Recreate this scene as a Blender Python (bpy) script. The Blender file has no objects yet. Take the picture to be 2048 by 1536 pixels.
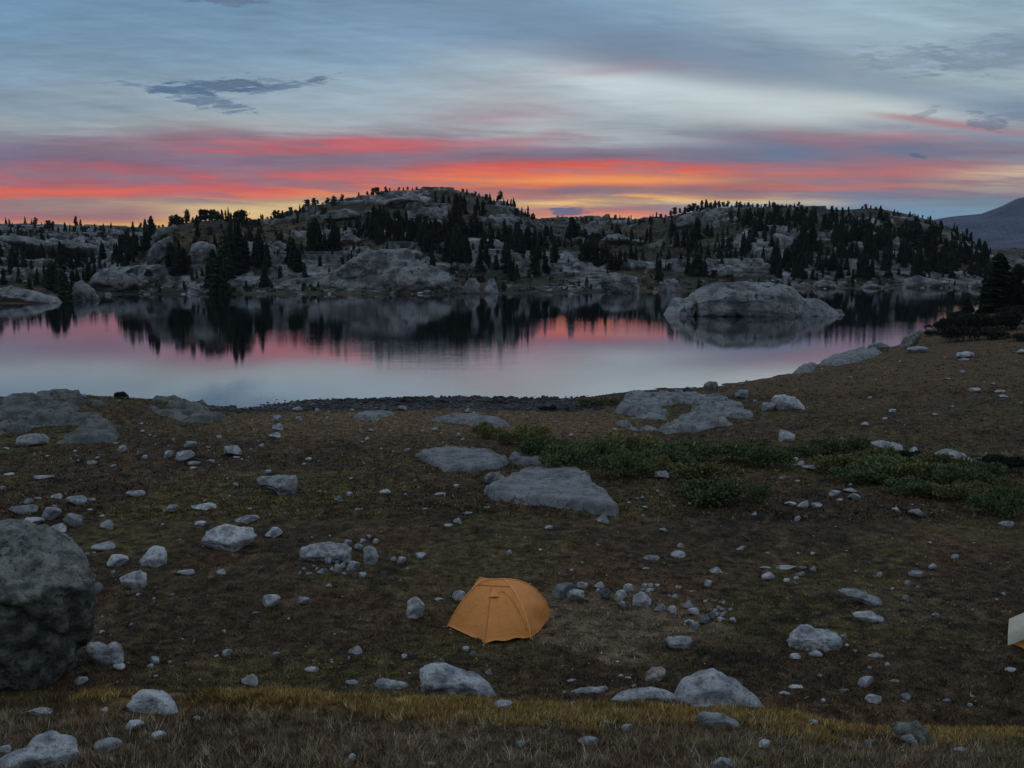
import bpy, math, random
import numpy as np

random.seed(7)
RNG = np.random.default_rng(11)
SC = bpy.context.scene
COL = SC.collection
PI = math.pi

# ------------------------------------------------------------------ camera
F, CX, CY = 1900.0, 1024.0, 768.0          # the photograph's own focal length and centre, in its pixels
PITCH = math.atan(268.0 / F)
CP, SP = math.cos(PITCH), math.sin(PITCH)
cam_data = bpy.data.cameras.new('camera')
cam = bpy.data.objects.new('camera', cam_data)
COL.objects.link(cam)
cam.location = (0, 0, 0)
cam.rotation_euler = (PI / 2 - PITCH, 0, 0)
cam_data.sensor_width = 36.0
cam_data.lens = 36.0 * F / 2048.0
cam_data.clip_start = 0.1
cam_data.clip_end = 20000.0
SC.camera = cam

# ------------------------------------------------------------------ view
SC.view_settings.view_transform = 'Standard'
SC.view_settings.look = 'None'
SC.view_settings.gamma = 1.0
SC.view_settings.use_curve_mapping = False
SC.view_settings.exposure = 0.0
SC.render.resolution_x, SC.render.resolution_y = 1024, 768
SC.cycles.max_bounces = 5
SC.cycles.diffuse_bounces = 2
SC.cycles.glossy_bounces = 2
SC.cycles.transmission_bounces = 2
SC.cycles.volume_bounces = 0
SC.cycles.use_denoising = True

# ------------------------------------------------------------------ node helpers
def lin(c):
    return tuple((v / 255.0 / 12.92) if v / 255.0 <= 0.04045 else ((v / 255.0 + 0.055) / 1.055) ** 2.4 for v in c)

class NT:
    def __init__(s, nt):
        s.nt = nt
    def n(s, t, **kw):
        x = s.nt.nodes.new(t)
        for k, v in kw.items():
            setattr(x, k, v)
        return x
    def put(s, sock, v):
        if isinstance(v, (int, float)):
            try:
                sock.default_value = v
            except TypeError:
                sock.default_value = (v,) * len(sock.default_value)
        elif isinstance(v, (tuple, list)):
            if len(sock.default_value) == 4 and len(v) == 3:
                v = (*v, 1.0)
            sock.default_value = v
        else:
            s.nt.links.new(v, sock)
    def m(s, op, a, b=None, c=None, clamp=False):
        x = s.n('ShaderNodeMath', operation=op, use_clamp=clamp)
        s.put(x.inputs[0], a)
        if b is not None: s.put(x.inputs[1], b)
        if c is not None: s.put(x.inputs[2], c)
        return x.outputs[0]
    def vm(s, op, a, b=None, scale=None):
        x = s.n('ShaderNodeVectorMath', operation=op)
        s.put(x.inputs[0], a)
        if b is not None: s.put(x.inputs[1], b)
        if scale is not None: s.put(x.inputs[3], scale)
        return x.outputs[0]
    def mix(s, f, a, b, blend='MIX'):
        x = s.n('ShaderNodeMix', data_type='RGBA', blend_type=blend)
        x.clamp_factor = True
        s.put(x.inputs[0], f); s.put(x.inputs[6], a); s.put(x.inputs[7], b)
        return x.outputs[2]
    def noise(s, vec, scale, detail=4.0, rough=0.55, dist=0.0):
        x = s.n('ShaderNodeTexNoise')
        s.put(x.inputs['Vector'], vec)
        x.inputs['Scale'].default_value = scale
        x.inputs['Detail'].default_value = detail
        x.inputs['Roughness'].default_value = rough
        x.inputs['Distortion'].default_value = dist
        return x.outputs[0]
    def sstep(s, v, a, b):
        x = s.n('ShaderNodeMapRange', interpolation_type='SMOOTHSTEP')
        s.put(x.inputs[0], v); s.put(x.inputs[1], a); s.put(x.inputs[2], b)
        return x.outputs[0]
    def lstep(s, v, a, b):
        x = s.n('ShaderNodeMapRange')
        s.put(x.inputs[0], v); s.put(x.inputs[1], a); s.put(x.inputs[2], b)
        return x.outputs[0]
    def ramp(s, v, stops, interp='LINEAR'):
        x = s.n('ShaderNodeValToRGB')
        e = x.color_ramp.elements
        x.color_ramp.interpolation = interp
        stops = sorted(stops)
        while len(e) < len(stops): e.new(0.5)
        for i, (p, c) in enumerate(stops):
            e[i].position = p; e[i].color = (*c, 1.0)
        s.put(x.inputs[0], v)
        return x.outputs[0]

# ------------------------------------------------------------------ sky
def soften(c):
    m = sum(c) / 3.0
    k = 0.17 if max(c) - min(c) > 55 else 0.0
    return tuple(v + (m - v) * k for v in c)
def py_to_e(py):
    return F * math.tan(math.atan((CY - py) / F) - PITCH)

world = bpy.data.worlds.new('World')
SC.world = world
world.use_nodes = True
wn = NT(world.node_tree)
world.node_tree.nodes.clear()

PROFILES = [   # colour up the sky at nine compass bearings of the sunset: photo row, sRGB
    (0, [(0,(100,142,175)),(60,(105,145,177)),(120,(115,148,175)),(170,(128,150,172)),(188,(124,144,165)),(222,(135,155,170)),(250,(148,160,168)),(275,(135,138,150)),(300,(118,118,138)),(322,(112,106,130)),(338,(158,98,110)),(352,(172,96,106)),(368,(200,92,95)),(383,(238,92,62)),(391,(222,92,66)),(398,(162,122,118)),(412,(150,120,120)),(426,(150,110,120)),(436,(198,110,92)),(446,(205,132,95)),(500,(205,145,92))]),
    (250, [(0,(98,136,170)),(100,(112,145,173)),(150,(128,152,172)),(190,(140,158,170)),(220,(136,154,168)),(258,(150,160,165)),(284,(140,124,138)),(300,(135,110,125)),(318,(120,104,128)),(332,(150,96,110)),(350,(182,90,100)),(364,(165,94,108)),(376,(220,88,82)),(386,(212,92,80)),(394,(165,125,120)),(406,(176,146,116)),(418,(155,120,118)),(432,(150,110,116)),(440,(192,122,92)),(450,(220,165,92)),(500,(222,166,92))]),
    (500, [(0,(98,138,172)),(100,(112,146,173)),(150,(132,156,175)),(205,(146,162,174)),(242,(158,167,172)),(262,(150,145,152)),(275,(165,112,124)),(290,(192,88,100)),(302,(182,93,105)),(312,(130,104,125)),(330,(124,104,125)),(344,(165,94,108)),(352,(208,84,88)),(360,(160,94,110)),(370,(192,88,98)),(382,(214,90,86)),(391,(222,104,82)),(399,(182,142,115)),(412,(218,184,122)),(430,(228,188,122)),(450,(228,172,92)),(500,(228,172,92))]),
    (750, [(0,(106,143,174)),(100,(124,154,178)),(180,(148,167,180)),(230,(158,169,178)),(255,(160,165,172)),(270,(160,138,150)),(283,(196,92,100)),(300,(196,88,94)),(312,(140,104,120)),(325,(118,104,125)),(340,(152,98,114)),(352,(194,93,98)),(368,(230,98,76)),(382,(244,114,66)),(393,(232,132,76)),(400,(176,136,112)),(410,(220,182,118)),(425,(214,168,112)),(500,(216,170,105))]),
    (1000, [(0,(110,146,174)),(58,(118,144,170)),(128,(150,168,182)),(200,(160,165,172)),(232,(160,147,158)),(260,(165,172,178)),(280,(176,112,124)),(295,(150,114,128)),(312,(115,109,130)),(325,(168,88,93)),(338,(232,78,68)),(352,(242,104,66)),(365,(246,126,62)),(375,(190,98,84)),(385,(168,104,100)),(395,(222,122,76)),(404,(240,190,108)),(411,(204,146,112)),(420,(176,122,116)),(430,(200,128,108)),(440,(214,150,112)),(500,(214,150,105))]),
    (1250, [(0,(122,153,177)),(40,(128,156,179)),(70,(118,141,164)),(110,(117,134,155)),(140,(148,149,161)),(165,(182,196,204)),(200,(174,189,198)),(240,(160,172,178)),(265,(150,160,165)),(288,(164,171,178)),(304,(115,118,138)),(318,(120,104,125)),(330,(204,82,78)),(345,(240,94,62)),(360,(246,142,68)),(370,(228,98,72)),(378,(135,109,115)),(388,(150,114,110)),(398,(250,166,74)),(408,(236,190,110)),(418,(150,115,120)),(428,(216,114,90)),(440,(235,170,110)),(500,(235,170,110))]),
    (1500, [(0,(138,164,184)),(60,(150,172,188)),(110,(124,144,164)),(150,(135,150,165)),(180,(160,175,182)),(215,(182,195,195)),(245,(150,160,168)),(270,(130,140,155)),(288,(140,114,130)),(300,(108,121,145)),(318,(104,117,142)),(330,(150,104,115)),(342,(208,93,88)),(352,(170,104,105)),(362,(125,108,122)),(376,(194,98,88)),(386,(130,110,122)),(395,(172,126,110)),(405,(216,190,140)),(415,(100,135,165)),(430,(100,140,170)),(500,(110,140,165))]),
    (1750, [(0,(150,175,190)),(50,(150,175,188)),(100,(140,160,175)),(140,(150,168,178)),(180,(155,170,178)),(210,(180,192,190)),(235,(150,158,165)),(262,(125,130,148)),(280,(168,104,114)),(300,(104,120,148)),(320,(114,115,138)),(333,(184,104,103)),(345,(194,99,96)),(360,(130,115,128)),(372,(188,109,104)),(385,(118,120,138)),(400,(110,128,150)),(412,(120,135,155)),(430,(95,135,168)),(445,(110,150,175)),(500,(110,145,170))]),
    (2000, [(0,(140,168,185)),(40,(150,172,185)),(90,(114,134,155)),(130,(124,144,160)),(165,(160,178,185)),(200,(140,160,175)),(228,(110,120,145)),(245,(120,120,140)),(270,(114,124,148)),(310,(107,124,148)),(335,(150,140,145)),(350,(206,186,156)),(365,(180,160,145)),(385,(150,140,140)),(400,(110,128,145)),(430,(105,140,165)),(500,(110,140,165))]),
]

geo = wn.n('ShaderNodeTexCoord').outputs['Generated']
sep = wn.n('ShaderNodeSeparateXYZ'); wn.put(sep.inputs[0], geo)
dx, dy, dz = sep.outputs
hyp = wn.m('SQRT', wn.m('ADD', wn.m('MULTIPLY', dx, dx), wn.m('MULTIPLY', dy, dy)))
hyp = wn.m('MAXIMUM', hyp, 0.001)
az = wn.m('ARCTAN2', dx, dy)                                    # bearing from the sunset
X0 = wn.m('MULTIPLY_ADD', wn.m('TANGENT', wn.m('MINIMUM', wn.m('MAXIMUM', az, -1.2), 1.2)), F, CX)
E0 = wn.m('MULTIPLY', wn.m('DIVIDE', dz, wn.m('MAXIMUM', dy, wn.m('MULTIPLY', hyp, 0.5))), F)
E0 = wn.m('MAXIMUM', E0, 0.0)

def skyvec(sx, sy, tilt=0.0, off=0.0):
    c = wn.n('ShaderNodeCombineXYZ')
    wn.put(c.inputs[0], wn.m('MULTIPLY_ADD', X0, sx, off))
    wn.put(c.inputs[1], wn.m('MULTIPLY', wn.m('MULTIPLY_ADD', X0, tilt, E0), sy))
    wn.put(c.inputs[2], wn.m('MULTIPLY', dy, 0.4))
    return c.outputs[0]

w1 = wn.noise(skyvec(0.0022, 0.011, 0.03), 1.0, 4, 0.5)
w2 = wn.noise(skyvec(0.0048, 0.085, 0.04, 9.3), 1.0, 6, 0.62)
w3 = wn.noise(skyvec(0.0016, 0.006, 0.0, 31.0), 1.0, 3, 0.5)
hi = wn.lstep(E0, 40.0, 330.0)
amp = wn.m('MULTIPLY_ADD', hi, 60.0, 15.0)
E = wn.m('ADD', E0, wn.m('MULTIPLY', wn.m('SUBTRACT', w1, 0.5), amp))
E = wn.m('ADD', E, wn.m('MULTIPLY', wn.m('SUBTRACT', w2, 0.5), wn.m('MULTIPLY_ADD', hi, 20.0, 24.0)))
X = wn.m('ADD', X0, wn.m('MULTIPLY', wn.m('SUBTRACT', w3, 0.5), 160.0))
EP = wn.m('DIVIDE', E, 500.0)
# tilted drift of the upper veil: bands come down towards the right
col = None
prev = None
for px, stops in PROFILES:
    st = [(min(1.0, max(0.0, py_to_e(py) / 500.0)), lin(soften(c))) for py, c in stops]
    r = wn.ramp(EP, st)
    if col is None:
        col = r
    else:
        col = wn.mix(wn.sstep(X, float(prev), float(px)), col, r)
    prev = px

# grey-mauve shreds of unlit cloud in front of the glow
shred = wn.noise(skyvec(0.0042, 0.055, 0.03, 88.0), 1.0, 6, 0.6)
band = wn.m('MULTIPLY', wn.sstep(E0, 70.0, 110.0), wn.m('SUBTRACT', 1.0, wn.sstep(E0, 200.0, 260.0)))
col = wn.mix(wn.m('MULTIPLY', wn.m('MULTIPLY', wn.sstep(shred, 0.44, 0.60), band), 0.75), col, lin((128, 112, 128)))

# streaky fibres of the veil
fib = wn.noise(skyvec(0.0035, 0.030, 0.16, 4.0), 1.0, 6, 0.62)
fib2 = wn.noise(skyvec(0.0075, 0.085, -0.03, 17.0), 1.0, 5, 0.6)
gain = wn.m('ADD', wn.m('MULTIPLY', wn.m('SUBTRACT', fib, 0.5), wn.m('MULTIPLY_ADD', hi, 0.45, 0.2)), wn.m('MULTIPLY', wn.m('SUBTRACT', fib2, 0.5), 0.42))
col = wn.vm('SCALE', col, scale=wn.m('ADD', gain, 1.0))

# small dark near clouds: photo centre, half sizes, tilt, colour, density
ragx = wn.noise(skyvec(0.020, 0.09, 0.12, 50.0), 1.0, 5, 0.65)
ragy = wn.noise(skyvec(0.012, 0.13, -0.10, 71.0), 1.0, 5, 0.7)
DARKS = [
    (455,172,105,15,0.06,(70,98,128),1.0), (415,195,85,17,-0.22,(82,108,136),0.9), (580,172,95,9,0.13,(84,106,134),0.9), (650,158,40,6,0.2,(92,112,138),0.8),
    (330,175,80,6,-0.10,(88,112,140),0.7), (490,0,70,11,0.0,(92,104,128),0.9),
    (1128,421,30,9,0.0,(94,98,128),1.15), (1160,427,40,4,0.0,(110,100,125),0.8),
    (1580,302,190,22,-0.05,(98,114,140),0.55), (1790,118,95,26,0.05,(112,132,154),0.6), (1925,112,80,34,0.1,(112,132,152),0.6),
    (1946,242,34,20,-0.3,(92,108,132),0.75), (1820,232,26,10,0.5,(112,124,142),0.56), (2040,232,80,14,-0.1,(112,118,140),0.6), (1818,313,15,4,-0.2,(78,98,128),0.9),
    (1180,60,420,34,-0.16,(112,134,158),0.5), (1330,138,260,22,-0.12,(122,130,148),0.5), (1870,196,330,20,-0.16,(120,142,164),0.5),
]
LIGHTS = [
    (1320,172,230,22,-0.14,(200,212,218),0.8), (1720,214,260,20,-0.12,(196,207,207),0.75), (1450,230,240,14,-0.1,(186,198,202),0.6), (1240,285,190,10,0.0,(172,178,184),0.5), (1600,40,500,24,-0.2,(160,180,194),0.5),
    (1120,352,330,13,0.0,(242,108,66),0.5), (1215,361,190,6,0.0,(250,158,72),0.7), (1690,305,150,16,-0.25,(178,102,108),0.5), (1905,252,110,6,-0.12,(172,104,112),0.75),
    (1800,236,60,5,-0.1,(172,112,118),0.6), (1850,338,170,15,0.0,(190,106,102),0.4), (1240,138,110,7,0.1,(172,142,154),0.5), (90,384,230,6,0.01,(242,96,60),0.6),
]
def blob(px, py, sx, sy, tilt, c, dens, rag):
    global col
    a = wn.m('MULTIPLY', wn.m('SUBTRACT', X0, float(px)), 1.0 / sx)
    b = wn.m('MULTIPLY', wn.m('SUBTRACT', wn.m('SUBTRACT', E0, py_to_e(py)), wn.m('MULTIPLY', wn.m('SUBTRACT', X0, float(px)), tilt)), 1.0 / sy)
    r2 = wn.m('ADD', wn.m('MULTIPLY', a, a), wn.m('MULTIPLY', b, b))
    g = wn.m('SUBTRACT', 1.0, wn.m('MULTIPLY', r2, 0.5))
    if rag:
        g = wn.m('ADD', g, wn.m('MULTIPLY', wn.m('SUBTRACT', wn.m('ADD', ragx, ragy), 1.0), 3.2))
        k = wn.m('MULTIPLY', wn.sstep(g, 0.35, 0.95), dens * 0.8)
    else:
        k = wn.m('MULTIPLY', wn.m('POWER', 2.718, wn.m('MULTIPLY', r2, -0.7)), dens)
        k = wn.m('MULTIPLY', k, wn.m('MULTIPLY_ADD', fib2, 1.0, 0.5))
    col = wn.mix(k, col, lin(soften(c)))
for i, (px, py, sx, sy, tilt, c, dens) in enumerate(LIGHTS): blob(px, py, sx, sy, tilt, c, dens, False)
for i, (px, py, sx, sy, tilt, c, dens) in enumerate(DARKS): blob(px, py, sx, sy, tilt, c, dens, sx < 120 and dens > 0.55)

# round the rest of the sky: the same thin veil over the twilight of the Sky Texture
nish = wn.n('ShaderNodeTexSky', sky_type='NISHITA')
nish.sun_disc = False
nish.sun_elevation = math.radians(0.5)
nish.sun_rotation = math.radians(0.0)
nish.altitude = 3000
veil = wn.ramp(wn.m('DIVIDE', dz, 0.9), [(0.0, lin((108,112,132))), (0.10, lin((120,126,148))), (0.28, lin((140,152,173))), (0.6, lin((162,178,198))), (1.0, lin((172,190,210)))])
veil = wn.vm('SCALE', veil, scale=wn.m('MULTIPLY_ADD', wn.noise(geo, 3.0, 5, 0.6), 0.5, 0.85))
rest = wn.vm('ADD', veil, wn.vm('SCALE', nish.outputs[0], scale=0.04))
up = wn.sstep(E0, 420.0, 900.0)
side = wn.sstep(wn.m('ABSOLUTE', az), 0.62, 1.25)
col = wn.mix(wn.m('MAXIMUM', up, side), col, rest)
below = wn.sstep(dz, -0.02, -0.10)
col = wn.mix(below, col, (0.02, 0.02, 0.022))
bg = wn.n('ShaderNodeBackground')
wn.put(bg.inputs[0], col)
bg.inputs[1].default_value = 1.06
wo = wn.n('ShaderNodeOutputWorld')
world.node_tree.links.new(bg.outputs[0], wo.inputs[0])
world.cycles.sampling_method = 'MANUAL'
world.cycles.sample_map_resolution = 1024

# ------------------------------------------------------------------ numeric helpers
def _hash(ix, iy, iz):
    h = (ix.astype(np.uint32) * np.uint32(374761393) + iy.astype(np.uint32) * np.uint32(668265263) + iz.astype(np.uint32) * np.uint32(2147483647 - 19)) 
    h = (h ^ (h >> np.uint32(13))) * np.uint32(1274126177)
    h = h ^ (h >> np.uint32(16))
    return (h & np.uint32(0xFFFFFF)).astype(np.float64) / float(0xFFFFFF) * 2.0 - 1.0

def vnoise(p):
    with np.errstate(over='ignore'):
        f = np.floor(p)
        i = f.astype(np.int64)
        t = p - f
        t = t * t * (3 - 2 * t)
        out = 0.0
        for a in (0, 1):
            wx = t[:, 0] if a else 1 - t[:, 0]
            for b in (0, 1):
                wy = t[:, 1] if b else 1 - t[:, 1]
                for c in (0, 1):
                    wz = t[:, 2] if c else 1 - t[:, 2]
                    out = out + wx * wy * wz * _hash(i[:, 0] + a, i[:, 1] + b, i[:, 2] + c)
        return out

def fbm(p, scale=1.0, oct=4, rough=0.5):
    p = np.asarray(p, float) * scale
    s, a, tot = 0.0, 1.0, 0.0
    for k in range(oct):
        s = s + a * vnoise(p + 17.31 * k)
        tot += a; a *= rough; p = p * 2.03
    return s / tot

def xy3(x, y, z=0.0):
    x = np.asarray(x, float); y = np.asarray(y, float)
    return np.stack([x, y, np.zeros_like(x) + z], -1)

def sstep(v, a, b):
    t = np.clip((v - a) / (b - a), 0, 1)
    return t * t * (3 - 2 * t)

def ray(px, py):
    u, v = (px - CX) / F, (CY - py) / F
    return np.array([u, CP + v * SP, -SP + v * CP])       # scaled so that depth along the optical axis is 1

def project(x, y, z):
    dep = y * CP - z * SP
    return CX + F * x / dep, CY - F * (y * SP + z * CP) / dep

def z_at(px, py, d):
    r = ray(px, py)
    return d * r[2] / r[1]

class Table:
    """A terrain read off the photograph as (distance, row) pairs down a set of bearings, kept as heights on a regular grid."""
    def __init__(s, cols, d0, d1, nd, sm_d, sm_x, x0, x1, nx=180):
        s.d0, s.d1, s.x0, s.x1 = d0, d1, x0, x1
        ld = np.linspace(math.log(d0), math.log(d1), nd)
        dd = np.exp(ld)
        prof, xs = [], []
        for px, pts in cols:
            d = np.array([p[0] for p in pts], float)
            z = np.array([p[1] if p[1] < 0 else z_at(px, p[1], p[0]) for p in pts], float)
            prof.append(np.interp(dd, d, z)); xs.append(px)
        prof = np.array(prof)
        gx = np.linspace(x0, x1, nx)
        g = np.stack([np.interp(gx, xs, prof[:, k]) for k in range(nd)], 0)
        def smooth(a, sig, ax):
            if sig <= 0: return a
            r = int(3 * sig) + 1
            k = np.exp(-0.5 * (np.arange(-r, r + 1) / sig) ** 2); k /= k.sum()
            pad = [(0, 0), (0, 0)]; pad[ax] = (r, r)
            b = np.pad(a, pad, mode='edge')
            out = 0
            for j in range(2 * r + 1):
                sl = [slice(None), slice(None)]; sl[ax] = slice(j, j + a.shape[ax])
                out = out + k[j] * b[tuple(sl)]
            return out
        s.g = smooth(smooth(g, sm_d, 0), sm_x, 1)
        s.nd, s.nx = nd, nx
    def look(s, px, d):
        a = (np.log(np.clip(d, s.d0, s.d1)) - math.log(s.d0)) / (math.log(s.d1) - math.log(s.d0)) * (s.nd - 1)
        b = (np.clip(px, s.x0, s.x1) - s.x0) / (s.x1 - s.x0) * (s.nx - 1)
        i = np.clip(np.floor(a).astype(int), 0, s.nd - 2); j = np.clip(np.floor(b).astype(int), 0, s.nx - 2)
        fa, fb = a - i, b - j
        g = s.g
        return (g[i, j] * (1 - fa) + g[i + 1, j] * fa) * (1 - fb) + (g[i, j + 1] * (1 - fa) + g[i + 1, j + 1] * fa) * fb
    def z(s, x, y):
        x = np.asarray(x, float); y = np.maximum(np.asarray(y, float), 0.3)
        zz = -0.16 * y
        for _ in range(3):
            px = CX + F * x / np.maximum(y * CP - zz * SP, 0.2)
            zz = s.look(px, y)
        return zz

WATER = -12.0
near_head = lambda lip: [(0.3, -1.66), (3, -3.2), (6, -4.75), (9, -6.0), (12, 1540), (14, 1450 if lip < 1440 else 1490), (15.5, lip), (16.6, lip + 22), (18.2, 1372 if lip < 1440 else 1392), (22, 1268), (28, 1135)]
GROUND = [
    (-500, near_head(1385) + [(37, 1000), (44, 935), (50, 895), (55, 850), (61, 800), (68, 785), (74, 788), (80, -13), (95, -15), (240, -16)]),
    (0,    near_head(1382) + [(37, 1000), (44, 940), (50, 893), (55, 850), (60, 812), (65, 795), (70, 792), (76, -13), (92, -15), (240, -16)]),
    (150,  near_head(1376) + [(37, 1000), (44, 940), (50, 893), (55, 845), (60, 806), (64, 791), (69, 789), (76, -13), (92, -15), (240, -16)]),
    (260,  near_head(1374) + [(37, 1000), (44, 940), (50, 895), (56, 850), (61, 815), (66, 797), (70, 795), (76, -13), (92, -15), (240, -16)]),
    (340,  near_head(1372) + [(37, 1000), (44, 938), (50, 896), (57, 850), (63, 815), (68, 797), (71, 797), (77, -13), (92, -15), (240, -16)]),
    (420,  near_head(1372) + [(37, 1000), (44, 938), (50, 897), (58, 852), (65, 825), (70, 814), (73, 812), (79, -13), (92, -15), (240, -16)]),
    (480,  near_head(1374) + [(37, 1000), (44, 938), (50, 897), (58, 852), (66, 828), (73, 816), (77, -12.2), (92, -15), (240, -16)]),
    (640,  near_head(1383) + [(37, 1000), (44, 938), (50, 898), (58, 854), (66, 825), (74, 802), (78, -12.2), (92, -15), (240, -16)]),
    (850,  near_head(1396) + [(37, 1000), (44, 940), (50, 900), (58, 856), (66, 822), (75, 796), (79, -12.2), (92, -15), (240, -16)]),
    (1024, near_head(1406) + [(37, 1000), (44, 940), (50, 902), (58, 860), (66, 824), (75, 796), (79, -12.2), (92, -15), (240, -16)]),
    (1150, near_head(1408) + [(37, 1002), (44, 942), (50, 904), (58, 862), (66, 826), (75, 799), (79, -12.2), (92, -15), (240, -16)]),
    (1280, near_head(1410) + [(37, 1002), (44, 942), (50, 903), (58, 858), (66, 815), (74, 786), (80, 779), (86, -12.6), (98, -15), (240, -16)]),
    (1420, near_head(1410) + [(37, 1003), (44, 942), (50, 902), (58, 855), (66, 815), (76, 785), (84, 771), (90, -12.5), (104, -15), (240, -16)]),
    (1560, near_head(1416) + [(37, 1004), (44, 942), (50, 900), (58, 850), (66, 815), (76, 785), (86, 758), (94, 746), (100, -12.6), (114, -15), (240, -16)]),
    (1650, near_head(1440) + [(37, 1004), (44, 942), (50, 900), (58, 848), (66, 812), (78, 775), (90, 745), (101, 724), (108, -12.6), (122, -15), (240, -16)]),
    (1720, near_head(1456) + [(37, 1004), (44, 942), (50, 900), (58, 848), (66, 812), (78, 772), (90, 740), (104, 712), (112, 701), (119, -12.6), (132, -15), (240, -16)]),
    (1830, near_head(1458) + [(37, 1004), (44, 940), (50, 899), (58, 846), (66, 810), (78, 770), (92, 732), (110, 698), (125, 678), (137, 663), (146, -12.6), (160, -15), (240, -16)]),
    (1900, near_head(1460) + [(37, 1004), (44, 940), (50, 898), (58, 845), (66, 808), (78, 766), (92, 728), (112, 690), (132, 664), (152, 641), (164, -12.6), (178, -15), (240, -16)]),
    (1960, near_head(1460) + [(37, 1004), (44, 940), (50, 898), (58, 844), (66, 806), (78, 763), (92, 724), (112, 686), (132, 658), (152, 634), (172, 614), (184, -12.8), (200, -15), (240, -16)]),
    (2048, near_head(1460) + [(37, 1002), (44, 938), (50, 897), (58, 842), (66, 803), (78, 758), (92, 718), (112, 678), (132, 648), (152, 624), (172, 606), (190, 594), (205, -13), (240, -15)]),
    (2600, near_head(1460) + [(37, 995), (44, 930), (50, 885), (58, 825), (66, 780), (78, 725), (92, 680), (112, 630), (132, 590), (152, 565), (172, 550), (200, 540), (240, 535)]),
]
W = -14.0
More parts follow.
